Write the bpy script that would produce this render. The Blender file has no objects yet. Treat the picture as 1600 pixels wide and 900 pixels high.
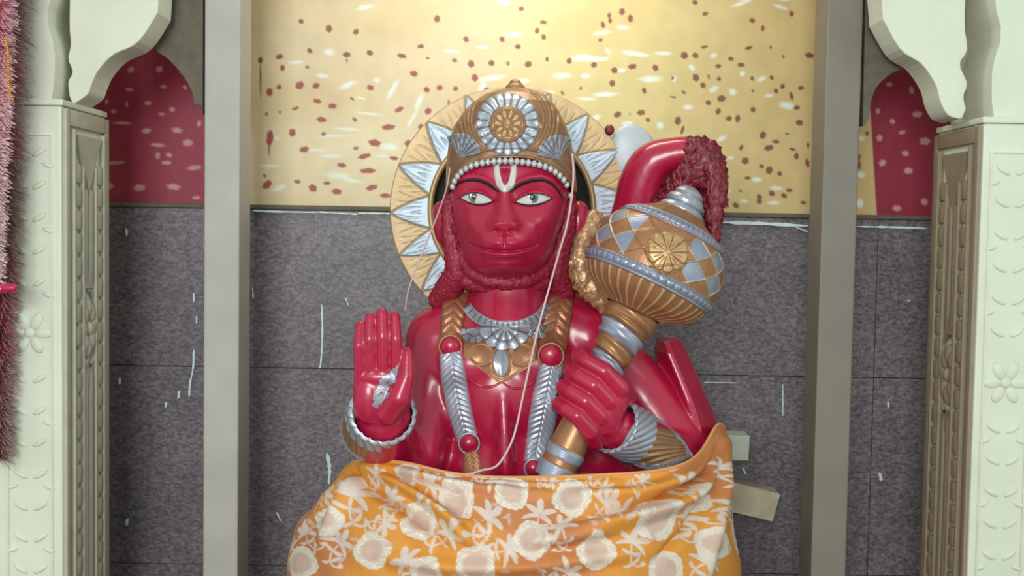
import bpy, bmesh, math, random
import numpy as np
from mathutils import Vector, Matrix, noise
from mathutils.bvhtree import BVHTree

random.seed(7); rng = np.random.default_rng(7)
PI = math.pi
sc = bpy.context.scene
COL = sc.collection

# ------------------------------------------------------------------ camera, world, lights, exposure
FPX = 1800.0
CAM = Vector((0.0, -1.8, 0.9))
ROT = (Matrix.Rotation(PI/2 - 0.05, 3, 'X') @ Matrix.Rotation(0.0167, 3, 'Z'))
cd = bpy.data.cameras.new('camera'); cam = bpy.data.objects.new('camera', cd); COL.objects.link(cam)
cam.location = CAM; cam.rotation_euler = ROT.to_euler()
cd.sensor_width = 36; cd.lens = FPX/1600*36; cd.clip_start = 0.05
sc.camera = cam
world = bpy.data.worlds.new('world'); sc.world = world; world.use_nodes = True
bg = world.node_tree.nodes['Background']
bg.inputs[0].default_value = (0.80, 0.95, 0.92, 1); bg.inputs[1].default_value = 0.50
def area(name, loc, target, sx, sy, power, col):
    l = bpy.data.lights.new(name, 'AREA'); l.shape = 'RECTANGLE'; l.size = sx; l.size_y = sy
    l.energy = power; l.color = col
    o = bpy.data.objects.new(name, l); COL.objects.link(o); o.location = loc
    o.rotation_euler = (Vector(target)-Vector(loc)).to_track_quat('-Z', 'Y').to_euler()
    return o
area('doorway_daylight', (-0.45, -3.4, 1.40), (-0.05, 0.3, 0.92), 1.0, 0.9, 48, (0.93, 1.0, 0.97))
area('right_window_daylight', (2.3, -1.9, 1.3), (0.9, 0.05, 0.7), 0.8, 1.2, 5, (0.76, 1.0, 0.92))
area('niche_tube_lamp', (0.02, 0.12, 1.60), (0.02, 0.50, 1.10), 0.35, 0.05, 2.0, (1.0, 0.97, 0.84))
sc.view_settings.view_transform = 'Standard'; sc.view_settings.look = 'None'
sc.view_settings.gamma = 1; sc.view_settings.use_curve_mapping = False
sc.view_settings.exposure = 0.60

# ------------------------------------------------------------------ pixel <-> place
def W(px, py, Y):
    d = ROT @ Vector(((px-800)/FPX, -(py-450)/FPX, -1.0))
    return CAM + d*((Y-CAM.y)/d.y)
def SC(Y): return (Y-CAM.y)/FPX          # metres per pixel at depth Y
class Fr:                                 # flat drawing frame standing at depth Y
    def __init__(s, Y):
        s.Y = Y; s.o = W(800, 450, Y)
        s.ex = (W(900, 450, Y)-s.o)/100; s.ey = (W(800, 550, Y)-s.o)/100
        s.s = SC(Y)
        s.O = np.array(s.o); s.EX = np.array(s.ex); s.EY = np.array(s.ey)
    def p(s, px, py, dy=0.0): return s.o + s.ex*(px-800) + s.ey*(py-450) + Vector((0, dy, 0))
    def arr(s, px, py, dy):
        px = np.asarray(px, float); py = np.asarray(py, float); dy = np.asarray(dy, float)+0*px
        out = s.O + (px-800)[..., None]*s.EX + (py-450)[..., None]*s.EY
        out[..., 1] += dy
        return out
def proj(P):                              # world -> pixels
    Rm = np.array(ROT)
    q = (P-np.array(CAM)) @ Rm
    return 800+FPX*q[..., 0]/-q[..., 2], 450-FPX*q[..., 1]/-q[..., 2]

def lin(c):
    return tuple(((v/255)/12.92 if v/255 <= .04045 else ((v/255+.055)/1.055)**2.4) for v in c)

# ------------------------------------------------------------------ materials
def mat(name, col=None, rough=.5, metal=0.0, coat=0.0, attr=False, var=0.0, vscale=30, bump=0.0, bscale=200, spec=.5):
    m = bpy.data.materials.new(name); m.use_nodes = True
    nt = m.node_tree; N = nt.nodes; L = nt.links; b = N['Principled BSDF']
    b.inputs['Roughness'].default_value = rough; b.inputs['Metallic'].default_value = metal
    b.inputs['Coat Weight'].default_value = coat; b.inputs['Coat Roughness'].default_value = .12
    b.inputs['Specular IOR Level'].default_value = spec
    tc = N.new('ShaderNodeTexCoord')
    if attr:
        a = N.new('ShaderNodeVertexColor'); a.layer_name = 'Col'; src = a.outputs[0]
    else:
        r = N.new('ShaderNodeRGB'); r.outputs[0].default_value = (*col, 1); src = r.outputs[0]
    if var > 0:
        n = N.new('ShaderNodeTexNoise'); n.inputs['Scale'].default_value = vscale; n.inputs['Detail'].default_value = 6
        L.new(tc.outputs['Object'], n.inputs['Vector'])
        mr = N.new('ShaderNodeMapRange'); mr.inputs[1].default_value = .3; mr.inputs[2].default_value = .7
        mr.inputs[3].default_value = 1-var; mr.inputs[4].default_value = 1+var
        L.new(n.outputs[0], mr.inputs[0])
        mx = N.new('ShaderNodeVectorMath'); mx.operation = 'SCALE'
        L.new(src, mx.inputs[0]); L.new(mr.outputs[0], mx.inputs['Scale']); src = mx.outputs[0]
    L.new(src, b.inputs['Base Color'])
    if bump > 0:
        n2 = N.new('ShaderNodeTexNoise'); n2.inputs['Scale'].default_value = bscale; n2.inputs['Detail'].default_value = 4
        L.new(tc.outputs['Object'], n2.inputs['Vector'])
        bp = N.new('ShaderNodeBump'); bp.inputs['Strength'].default_value = bump; bp.inputs['Distance'].default_value = .002
        L.new(n2.outputs[0], bp.inputs['Height']); L.new(bp.outputs[0], b.inputs['Normal'])
    return m
RED = lin((174, 20, 60)); DRED = lin((150, 20, 45))
GOLD = lin((168, 124, 90)); BRONZE = lin((128, 94, 76)); SILV = lin((164, 163, 174)); BRIGHT = lin((205, 212, 222)); LGOLD = lin((208, 172, 126))
M = {}
M['red'] = mat('red_enamel', RED, .30, 0, .25, var=.12, vscale=14, bump=.12, bscale=60)
M['fur'] = mat('red_fur_paint', lin((150, 24, 52)), .48, 0, .05, var=.25, vscale=160, bump=.5, bscale=350)
M['darkfur'] = mat('dark_red_tuft', lin((118, 20, 38)), .4, 0, .1, var=.45, vscale=120, bump=.8, bscale=300)
M['metalpaint'] = mat('metallic_paint', None, .36, .45, 0, attr=True, var=.10, vscale=60, bump=.15, bscale=250)
M['paint'] = mat('flat_paint', None, .5, 0, 0, attr=True, var=.06, vscale=25, bump=.15, bscale=90)
M['halo'] = mat('halo_paint', None, .42, .15, 0, attr=True, var=.10, vscale=50, bump=.2, bscale=160)
M['gold'] = mat('gold_paint', GOLD, .36, .5, 0, var=.12, vscale=70, bump=.3, bscale=260)
M['silver'] = mat('silver_paint', SILV, .33, .5, 0, var=.12, vscale=70, bump=.25, bscale=260)
M['bright'] = mat('bright_silver_paint', lin((205, 206, 212)), .35, .15, var=.08, vscale=70, bump=.2, bscale=160)
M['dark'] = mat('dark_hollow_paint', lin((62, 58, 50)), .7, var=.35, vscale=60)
M['white'] = mat('white_paint', lin((206, 200, 196)), .35, coat=.2)
M['black'] = mat('black_paint', lin((32, 22, 26)), .3, coat=.3)
M['iris'] = mat('grey_iris_paint', lin((95, 100, 98)), .2, coat=.6)
M['thread'] = mat('cotton_thread', lin((214, 178, 176)), .8)
M['cloth'] = mat('printed_cloth', None, .62, 0, 0, attr=True, var=.05, vscale=90, bump=.15, bscale=700)
M['marble'] = mat('painted_stone', lin((172, 166, 160)), .55, var=.10, vscale=9, bump=.3, bscale=40)
M['stone_front'] = mat('cream_carved_stone', lin((214, 214, 196)), .55, var=.06, vscale=9, bump=.25, bscale=45)
M['panel_left'] = mat('grey_shaded_stone', lin((176, 172, 154)), .6, var=.08, vscale=30, bump=.3, bscale=60)  # greyer than the pillar front: the side face's shade is in this colour
M['panel_right'] = mat('brown_shaded_stone', lin((140, 124, 104)), .6, var=.08, vscale=30, bump=.3, bscale=60)  # browner than the pillar front, shade of the side face put into the colour
M['stone_dark'] = mat('dark_shaded_stone', lin((98, 89, 75)), .7, var=.18, vscale=45, bump=.4, bscale=120)  # recess shade of the rear brackets is put into this dark tone
M['post_right'] = mat('taupe_shaded_stone', lin((126, 117, 106)), .55, var=.08, vscale=9, bump=.3, bscale=40)  # darker than the left post; its weaker light is mostly in this colour
M['wood'] = mat('raw_wood', lin((190, 176, 152)), .7, var=.16, vscale=30, bump=.3, bscale=80)
M['drip'] = mat('spilled_white_paint', lin((205, 222, 224)), .5)
M['palewood'] = mat('whitewashed_wood', lin((190, 196, 182)), .7, var=.1, vscale=30)
M['floor'] = mat('floor_stone', lin((120, 112, 104)), .5, var=.15, vscale=12)
M['pink'] = mat('pink_tinsel', None, .4, 0, 0, attr=True)
M['bead'] = mat('gold_beads', lin((226, 160, 60)), .25, .8)
M['magenta'] = mat('magenta_plastic', lin((186, 20, 76)), .3, coat=.3)

def granite():
    m = bpy.data.materials.new('dark_granite'); m.use_nodes = True
    nt = m.node_tree; N = nt.nodes; L = nt.links; b = N['Principled BSDF']
    b.inputs['Roughness'].default_value = .45
    tc = N.new('ShaderNodeTexCoord')
    n = N.new('ShaderNodeTexNoise'); n.inputs['Scale'].default_value = 210; n.inputs['Detail'].default_value = 4; n.inputs['Roughness'].default_value = .75
    mp = N.new('ShaderNodeMapping'); mp.inputs['Scale'].default_value = (.6, 1, 1)
    L.new(tc.outputs['Object'], mp.inputs['Vector']); L.new(mp.outputs[0], n.inputs['Vector'])
    cr = N.new('ShaderNodeValToRGB'); e = cr.color_ramp.elements
    e[0].position = .33; e[0].color = (*lin((66, 58, 64)), 1); e[1].position = .70; e[1].color = (*lin((146, 134, 140)), 1)
    k = e.new(.5); k.color = (*lin((108, 98, 104)), 1)
    L.new(n.outputs[0], cr.inputs[0])
    n2 = N.new('ShaderNodeTexNoise'); n2.inputs['Scale'].default_value = 5; n2.inputs['Detail'].default_value = 3
    L.new(tc.outputs['Object'], n2.inputs['Vector'])
    mr = N.new('ShaderNodeMapRange'); mr.inputs[1].default_value = .3; mr.inputs[2].default_value = .7; mr.inputs[3].default_value = .8; mr.inputs[4].default_value = 1.15
    L.new(n2.outputs[0], mr.inputs[0])
    mx = N.new('ShaderNodeVectorMath'); mx.operation = 'SCALE'; L.new(cr.outputs[0], mx.inputs[0]); L.new(mr.outputs[0], mx.inputs['Scale'])
    L.new(mx.outputs[0], b.inputs['Base Color'])
    return m
M['granite'] = granite()

# ------------------------------------------------------------------ mesh helpers
def wloc(o):
    v = Vector((0, 0, 0))
    while o is not None: v = v + o.location; o = o.parent
    return v
def mesh_obj(name, V, Fc, material, parent=None, colors=None, smooth=True):
    V = np.asarray(V, float).reshape(-1, 3)
    if parent is not None: V = V-np.array(wloc(parent))
    me = bpy.data.meshes.new(name)
    if isinstance(Fc, np.ndarray):
        n = len(Fc); me.vertices.add(len(V)); me.vertices.foreach_set('co', V.ravel())
        me.loops.add(n*4); me.loops.foreach_set('vertex_index', Fc.astype(np.int32).ravel())
        me.polygons.add(n); me.polygons.foreach_set('loop_start', np.arange(n, dtype=np.int32)*4)
        me.update(calc_edges=True)
    else: me.from_pydata([tuple(v) for v in V], [], Fc)
    me.validate()
    if smooth: me.polygons.foreach_set('use_smooth', [True]*len(me.polygons))
    if colors is not None:
        a = me.color_attributes.new('Col', 'FLOAT_COLOR', 'POINT')
        c = np.ones((len(V), 4)); c[:, :3] = np.asarray(colors).reshape(-1, 3); a.data.foreach_set('color', c.ravel())
    me.materials.append(material)
    o = bpy.data.objects.new(name, me); COL.objects.link(o); o.parent = parent
    return o
def gridf(nr, nc, wrap=False):
    r = np.arange(nr-1)[:, None]; c = np.arange(nc if wrap else nc-1)[None, :]
    c2 = (c+1) % nc
    a = r*nc+c; b = r*nc+c2; d = (r+1)*nc+c; e = (r+1)*nc+c2
    return np.stack([a, b, e, d], -1).reshape(-1, 4)
def flip(f): return f[:, ::-1].copy()
def tag(o, label=None, cat=None, group=None, kind=None):
    if label: o['label'] = label
    if cat: o['category'] = cat
    if group: o['group'] = group
    if kind: o['kind'] = kind
    return o
def empty(name, loc):
    o = bpy.data.objects.new(name, None); COL.objects.link(o); o.location = loc; o.empty_display_size = .05; return o

class MB:                                  # collects pieces into one mesh
    def __init__(s): s.bm = bmesh.new()
    def box(s, x0, x1, y0, y1, z0, z1, bev=0.0):
        r = bmesh.ops.create_cube(s.bm, size=1)['verts']
        for v in r: v.co = Vector(((x0+x1)/2+v.co.x*(x1-x0), (y0+y1)/2+v.co.y*(y1-y0), (z0+z1)/2+v.co.z*(z1-z0)))
        if bev:
            es = list({e for v in r for e in v.link_edges})
            bmesh.ops.bevel(s.bm, geom=es, offset=bev, segments=2, affect='EDGES', profile=.5)
        return s
    def ball(s, c, rx, ry=None, rz=None, rot=None, seg=20):
        ry = ry or rx; rz = rz or rx
        r = bmesh.ops.create_uvsphere(s.bm, u_segments=seg, v_segments=max(6, seg*2//3), radius=1)['verts']
        for v in r:
            q = Vector((v.co.x*rx, v.co.y*ry, v.co.z*rz))
            if rot: q = rot @ q
            v.co = Vector(c)+q
        return s
    def limb(s, pts, rad, seg=20):
        pts = [Vector(p) for p in pts]
        for p, r in zip(pts, rad): s.ball(p, r, seg=seg)
        for a, b, ra, rb in zip(pts, pts[1:], rad, rad[1:]):
            d = b-a; L = d.length
            if L < 1e-6: continue
            r = bmesh.ops.create_cone(s.bm, cap_ends=True, segments=seg, radius1=ra, radius2=rb, depth=L)['verts']
            q = d.to_track_quat('Z', 'Y').to_matrix()
            for v in r: v.co = (a+b)/2 + q @ v.co
        return s
    def prism(s, poly, d):                 # closed outline of Vectors, extruded by vector d
        n = len(poly); a = [s.bm.verts.new(p) for p in poly]; b = [s.bm.verts.new(Vector(p)+Vector(d)) for p in poly]
        s.bm.faces.new(a); s.bm.faces.new(b[::-1])
        for i in range(n): s.bm.faces.new((a[i], b[i], b[(i+1) % n], a[(i+1) % n]))
        return s
    def build(s, name, material, parent=None, smooth=True, angle=None):
        bmesh.ops.recalc_face_normals(s.bm, faces=s.bm.faces)
        if parent is not None:
            w = wloc(parent)
            for v in s.bm.verts: v.co -= w
        me = bpy.data.meshes.new(name); s.bm.to_mesh(me); s.bm.free()
        if smooth: me.polygons.foreach_set('use_smooth', [True]*len(me.polygons))
        if angle:
            me.set_sharp_from_angle(angle=angle)
        me.materials.append(material)
        o = bpy.data.objects.new(name, me); COL.objects.link(o); o.parent = parent
        return o
def remeshed(mb, voxel, iters, factor=.5):
    me = bpy.data.meshes.new('t'); bmesh.ops.recalc_face_normals(mb.bm, faces=mb.bm.faces); mb.bm.to_mesh(me); mb.bm.free()
    o = bpy.data.objects.new('t', me); COL.objects.link(o)
    r = o.modifiers.new('r', 'REMESH'); r.mode = 'VOXEL'; r.voxel_size = voxel
    s = o.modifiers.new('s', 'SMOOTH'); s.factor = factor; s.iterations = iters
    dg = bpy.context.evaluated_depsgraph_get()
    out = bpy.data.meshes.new_from_object(o.evaluated_get(dg))
    bpy.data.objects.remove(o); bpy.data.meshes.remove(me)
    return out
def tube_pts(P, rad, seg=12):
    P = [Vector(p) for p in P]; n = len(P); V = []
    if not hasattr(rad, '__len__'): rad = [rad]*n
    up = Vector((0, 1, 0.01))
    for i in range(n):
        t = (P[min(i+1, n-1)]-P[max(i-1, 0)]).normalized()
        a = t.cross(up).normalized(); b = t.cross(a)
        for k in range(seg):
            th = 2*PI*k/seg; V.append(P[i]+(a*math.cos(th)+b*math.sin(th))*rad[i])
    return np.array([tuple(v) for v in V]), gridf(n, seg, True)
def catmull(pts, n):
    pts = np.array(pts, float); m = len(pts)
    t = np.linspace(0, m-1, n); i = np.clip(t.astype(int), 0, m-2); f = (t-i)[:, None]
    p0 = pts[np.clip(i-1, 0, m-1)]; p1 = pts[i]; p2 = pts[i+1]; p3 = pts[np.clip(i+2, 0, m-1)]
    return .5*((2*p1)+(-p0+p2)*f+(2*p0-5*p1+4*p2-p3)*f**2+(-p0+3*p1-3*p2+p3)*f**3)
def joinV(parts):
    Vs = []; Fs = []; k = 0; Cs = []
    for p in parts:
        Vs.append(np.asarray(p[0]).reshape(-1, 3)); Fs.append(p[1]+k); k += len(Vs[-1])
        if len(p) > 2: Cs.append(np.asarray(p[2]).reshape(-1, 3))
    return np.concatenate(Vs), np.concatenate(Fs), (np.concatenate(Cs) if Cs else None)
def ss(a, b, x):
    t = np.clip((x-a)/(b-a), 0, 1); return t*t*(3-2*t)
def gs(x, c, s): return np.exp(-((x-c)/s)**2)
def mixc(c0, c1, m):
    m = np.asarray(m)[..., None]; return np.asarray(c0)*(1-m)+np.asarray(c1)*m

# ================================================================== THE SETTING
WY = 0.50                                   # back wall
fl = MB().box(-1.9, 1.9, -3.9, WY+.1, -.08, 0).build('floor', M['floor'], smooth=False); tag(fl, 'dusty stone floor of the shrine', kind='structure')
zs = (W(390, 322, WY).z + W(1265, 346, WY).z)/2
# painted plaster of the upper wall, dabs of paint as real colour on it
DR = lin((150, 40, 48)); DB = lin((122, 48, 36)); WH = lin((225, 228, 222)); OL = lin((120, 96, 60))
def stroke(c, X, Y, x, y, rx, ry, ang, col, a=1.0, soft=.35):
    ca, sa = math.cos(ang), math.sin(ang)
    sel = (abs(X-x) < rx+ry+3) & (abs(Y-y) < rx+ry+3)
    if not sel.any(): return
    dx = X[sel]-x; dy = Y[sel]-y
    u = (dx*ca+dy*sa)/rx; v = (-dx*sa+dy*ca)/ry
    wob = 1+.09*np.sin(2*np.arctan2(v, u)+x)+.08*np.sin(5*np.arctan2(v, u)+y)
    m = a*(1-ss(1-soft, 1+soft*.4, np.sqrt(u*u+v*v)/wob))
    c[sel] = mixc(c[sel], col, m)
st = 0.002
xs = np.arange(-0.98, 1.02, st); zz = np.arange(1.62, zs, -st)
X3, Z3 = np.meshgrid(xs, zz)
P = np.stack([X3, np.full_like(X3, WY), Z3], -1)
PX, PY = proj(P)
C = np.zeros(P.shape)+np.array(lin((214, 192, 154)))
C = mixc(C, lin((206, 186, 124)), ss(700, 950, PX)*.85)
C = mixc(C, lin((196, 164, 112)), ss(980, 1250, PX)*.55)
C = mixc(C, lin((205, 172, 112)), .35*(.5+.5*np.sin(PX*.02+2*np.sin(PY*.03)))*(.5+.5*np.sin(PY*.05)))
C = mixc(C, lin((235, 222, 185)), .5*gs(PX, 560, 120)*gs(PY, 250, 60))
def c4(x, y): return 390+x*.311, 60+y*.311
def c5(x, y): return 850+x/3, 60+y/3
whites = [(400,70,30,18,0),(365,188,36,13,.05),(492,235,50,16,-.35),(720,255,16,60,.5),(850,320,14,50,.5),(640,210,20,12,0),(1010,65,40,10,0),
 (1215,200,75,16,-.15),(1375,212,35,14,0),(600,378,80,7,.1),(490,455,65,9,.05),(430,490,90,6,0),(410,592,60,12,.03),(440,690,70,18,.05),(520,715,60,10,.1),
 (150,752,40,16,-.3),(820,400,10,60,.5),(700,545,60,18,.1),(660,590,40,8,0),(100,640,60,9,0),(230,120,40,10,0),(1170,250,20,40,.4),(1170,45,40,8,0),
 (330,560,70,8,.05),(560,300,30,6,.2),(130,500,30,10,.2)]
for x, y, rx, ry, a in whites:
    q = c4(x, y); stroke(C, PX, PY, q[0], q[1], rx*.311, ry*.311, a, WH, .85, .6)
w5 = [(180,92,70,16,-.05),(250,97,60,12,0),(85,175,52,14,-.08),(195,175,28,12,0),(500,190,62,16,-.05),(285,263,62,14,0),(560,70,45,10,0),(430,72,70,14,.1),(362,150,22,12,0),
 (300,60,18,10,.8),(692,137,18,14,.5),(795,238,26,16,-.4),(675,322,24,14,-.1),(545,408,18,20,.1),(832,470,26,14,-.4),(1055,268,22,10,0),(1020,190,24,12,-.3),
 (245,370,22,16,-.3),(390,398,30,12,-.2),(997,662,26,14,0),(1090,702,32,12,0),(1075,770,30,10,0),(858,713,22,10,0),(938,762,20,10,0),(875,560,18,8,0),(1140,315,45,18,.2),
 (200,283,50,8,0),(795,80,18,14,0),(20,255,30,12,0),(930,165,16,14,0),(610,190,14,16,0),(885,250,18,20,.6)]
for x, y, rx, ry, a in w5:
    q = c5(x, y); stroke(C, PX, PY, q[0], q[1], rx/3, ry/3, a, WH, .85, .6)
reds = [(150,92,20,14,0),(165,148,12,20,0),(302,62,14,14,0),(488,82,20,16,0),(604,73,18,15,0),(765,88,26,12,.1),(825,177,22,16,0),(100,270,18,22,.3),(252,236,24,22,0),(334,238,20,16,0),
 (607,248,18,16,0),(148,245,14,14,0),(340,315,24,12,.1),(416,340,26,13,.05),(362,408,26,15,0),(230,352,20,9,-.3),(752,357,24,14,-.4),(897,366,18,18,0),(890,258,16,16,0),(955,248,16,16,0),(1035,253,13,14,0),
 (1113,128,17,22,0),(1215,124,16,18,0),(1132,198,18,20,.4),(1192,258,16,14,0),(1083,304,19,20,.4),(1298,126,9,14,0),(860,40,20,10,0),(1348,42,18,12,0),(1400,130,18,18,0),(1030,110,14,12,0),
 (102,500,18,46,.15),(215,474,20,20,0),(372,480,13,10,0),(528,408,13,12,.5),(697,446,38,15,0),(628,525,32,20,.1),(797,526,20,17,0),(858,442,11,16,.5),(275,558,28,15,-.1),(534,552,15,9,0),
 (577,592,38,13,-.2),(725,602,24,11,0),(463,637,24,13,0),(594,665,42,15,.05),(240,720,18,11,0),(388,728,18,11,0),(318,752,26,18,.3),(438,770,30,15,.1),(614,750,32,15,-.15),(682,790,32,12,0),(88,735,28,20,-.5),
 (85,380,8,12,.3),(290,145,10,9,.2),(515,303,14,6,.9),(76,690,12,7,.7),(1000,320,7,13,0),(895,100,10,8,0),(152,370,8,8,0)]
for x, y, rx, ry, a in reds:
    q = c4(x, y); big = rx*ry > 170
    stroke(C, PX, PY, q[0], q[1], rx*.311, ry*.311, a, (DR if (big and y > 130) else (DB if big else OL)), .92, .3)
for x, y, L in ((55,200,110),(98,560,40),(488,110,14)):
    q = c4(x, y); stroke(C, PX, PY, q[0], q[1], 1.3, L*.311, 0, DB, .9, .5)
q = c4(54, 110); stroke(C, PX, PY, q[0], q[1], 4.5, 5, 0, DB, .9, .3)
r5 = [(118,105,14,15),(234,124,16,14),(330,150,18,15),(414,132,20,15),(522,138,16,15),(320,210,14,18),(658,80,17,20),(710,80,16,14),(876,96,16,10),(817,130,16,10),(924,124,17,12),(712,184,17,19),
 (745,220,15,14),(820,190,12,10),(832,282,20,18),(770,302,13,14),(817,342,14,15),(867,376,14,15),(908,376,13,20),(980,334,12,15),(345,357,20,15),(455,348,20,15),(487,382,11,12),(628,386,18,20),
 (649,430,9,22),(1026,454,18,18),(1087,484,20,9),(1054,513,22,16),(925,512,9,17),(943,574,17,20),(1056,618,16,22),(1105,634,13,12),(955,655,18,8),(1009,745,14,16),(1009,765,15,12),(1068,727,16,14),
 (1125,737,16,12),(1150,712,15,10),(850,783,18,14),(900,783,16,14),(1197,395,20,14),(1245,80,22,15),(1185,325,16,12),(1118,225,13,12),(1088,246,12,12),(1067,184,10,12),(976,188,9,12),(979,246,7,9),
 (86,256,9,10),(172,234,7,10),(403,355,5,6),(655,253,12,8),(605,275,16,6),(470,245,10,18),(960,45,18,10),(1062,42,8,8),(1122,85,8,9),(1205,232,14,12),(1140,446,11,6),(1165,520,16,8),(1183,552,12,18),
 (1160,270,10,20),(1235,585,12,20),(1020,600,12,10),(14,98,9,12),(752,40,18,8),(604,186,6,12),(772,180,6,14),(1215,770,16,8),(920,715,10,6),(1238,500,8,14),(862,650,8,10)]
for x, y, rx, ry in r5:
    q = c5(x, y); stroke(C, PX, PY, q[0], q[1], rx/3, ry/3, .3*math.sin(x), DB if rx*ry > 100 else OL, .92, .3)
for k in range(60):
    x = rng.uniform(400, 1265); y = rng.uniform(-60, 64)
    if k % 3 == 0: stroke(C, PX, PY, x, y, rng.uniform(8, 20), rng.uniform(3, 5), rng.uniform(-.3, .3), WH, .8, .6)
    else: stroke(C, PX, PY, x, y, rng.uniform(3, 6), rng.uniform(3, 6), 0, DB, .9, .3)
# crimson ends of the wall with cream dabs
redm = np.maximum(1-ss(352, 356, PX), ss(1360+(PY-200)*.06, 1363+(PY-200)*.06, PX))
CR = mixc(np.zeros(P.shape)+np.array(lin((142, 32, 58))), lin((168, 66, 66)), (1-ss(100, 260, PX))*.6*ss(150, 280, PY))
C = mixc(C, CR, redm)
CW = lin((198, 148, 138))
ld = [(460,110,12,12),(560,108,14,12),(515,325,17,11),(622,323,20,11),(660,367,22,12),(683,455,26,10),(490,525,24,12),(610,522,24,13),(383,518,17,13),(605,250,12,9),(568,266,12,6),(555,412,8,14),(585,437,18,8),
 (594,410,12,9),(520,228,16,7),(400,257,10,9),(445,232,6,10),(575,170,14,6),(650,172,8,8),(375,222,8,10),(640,120,9,8),(455,180,14,8),(555,375,26,8),(690,560,18,6),(400,438,40,8),(430,298,36,6),(700,300,8,12)]
for x, y, rx, ry in ld: stroke(C, PX, PY, x/2.25, 60+y/2.25, rx/2.25, ry/2.25, .1*math.sin(x), CW, .8, .5)
rd = [(437,192,10,15),(458,281,19,13),(312,270,9,12),(366,307,11,10),(402,348,13,8),(487,381,20,16),(318,369,13,12),(414,426,13,12),(329,461,14,13),(425,490,18,12),(382,629,17,12),(484,605,14,14),(355,170,12,10)]
for x, y, rx, ry in rd: stroke(C, PX, PY, 1240+x*.422, 60+y*.422, rx*.422, ry*.422, -.2, CW, .9, .4)
for x, y, rx, ry in ((250,370,16,12),(250,505,16,14),(245,610,16,18)): stroke(C, PX, PY, 1240+x*.422, 60+y*.422, rx*.422, ry*.422, 0, WH, .85, .5)
for x, y, rx, ry in ((240,440,10,14),(243,470,8,18),(272,352,9,9),(230,668,20,5)): stroke(C, PX, PY, 1240+x*.422, 60+y*.422, rx*.422, ry*.422, 0, DB, .9, .4)
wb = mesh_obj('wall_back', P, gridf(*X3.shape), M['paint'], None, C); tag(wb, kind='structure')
wb2 = MB().box(-1.9, 1.9, WY+.004, WY+.1, 0, 2.2).build('wall_back_core', M['marble'], smooth=False); tag(wb2, kind='structure')
# granite cladding below, in tiles with joints, and the plaster lip over it
zj = W(503, 576, WY-.012).z
g = MB()
xe = [-1.3, W(290, 600, WY).x+.08, W(1362, 600, WY).x, 1.3]
for i in range(3):
    for z0, z1 in ((0, zj-.4), (zj-.4, zj), (zj, zs)):
        if z1-z0 > .01: g.box(xe[i]+.0006, xe[i+1]-.0006, WY-.012, WY+.02, z0+.0006, z1-.0006, .0008)
o = g.build('wall_back_cladding', M['granite'], smooth=False); tag(o, kind='structure')
o = MB().box(-1.3, 1.3, WY-.016, WY+.01, zs, zs+.009, .002).build('trim_1', M['stone_dark'], smooth=False); tag(o, kind='structure')
dm = MB(); fw = Fr(WY-.012)
def drip(pts, w):
    n = 14; Q = catmull(pts, n)
    T_ = np.gradient(Q, axis=0); T_ /= np.linalg.norm(T_, axis=1)[:, None]; N_ = np.stack([-T_[:, 1], T_[:, 0]], -1)
    ws = [w*(.55+.8*random.random())*(.35 if k_ in (0, n-1) else 1) for k_ in range(n)]
    L1_ = [W(*(Q[k_]+N_[k_]*ws[k_]), WY-.0122) for k_ in range(n)]; R1_ = [W(*(Q[k_]-N_[k_]*ws[k_]), WY-.0122) for k_ in range(n)]
    dm.prism(L1_+R1_[::-1], (0, -.0018 if abs(Q[0][1]-Q[-1][1]) > 12 else -.006, 0))
for pts, w in (([(503, 475), (504, 520), (502, 560), (500, 575)], 1.7), ([(511, 708), (515, 730), (514, 756)], 2.6), ([(303, 546), (302, 575), (297, 600), (296, 620)], 1.6),
               ([(188, 590), (188, 600)], 1.2), ([(281, 610), (280, 622)], 1.5), ([(261, 628), (260, 636)], 1.5), ([(303, 458), (303, 472)], 1.2), ([(308, 494), (308, 505)], 1),
               ([(198, 357), (199, 368)], 1), ([(395, 450), (396, 466)], 1.3), ([(540, 465), (545, 477)], .9), ([(200, 810), (199, 820)], 1.6), ([(432, 800), (440, 815)], .9),
               ([(395, 329), (440, 331), (500, 332)], 1.3), ([(560, 333), (612, 334)], 1.1), ([(490, 331), (560, 335)], 1.0), ([(1112, 347), (1180, 349), (1262, 353)], 2.2), ([(1225, 348), (1262, 362)], 1.0),
               ([(1338, 354), (1390, 355), (1446, 357)], 1.6), ([(1223, 600), (1223, 650)], .8), ([(1387, 627), (1387, 636)], 1.2), ([(1373, 738), (1376, 750)], 2), ([(1160, 730), (1164, 740)], 1.4), ([(1418, 468), (1419, 471)], 1.2), ([(1100, 597), (1150, 598)], .7)):
    drip(pts, w)
o = dm.build('trim_2', M['drip'], smooth=False); tag(o, kind='structure')
o = MB().box(-1.4, 1.4, .02, WY+.1, 1.62, 1.72).build('ceiling', M['stone_dark'], smooth=False); tag(o, kind='structure')
# outer side walls of the niche (behind the pillars)
for nm, x0, x1 in (('wall_left', -1.42, -1.3), ('wall_right', 1.3, 1.42)):
    o = MB().box(x0, x1, -.1, WY+.1, 0, 1.7).build(nm, M['stone_front'], smooth=False); tag(o, kind='structure')

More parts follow.
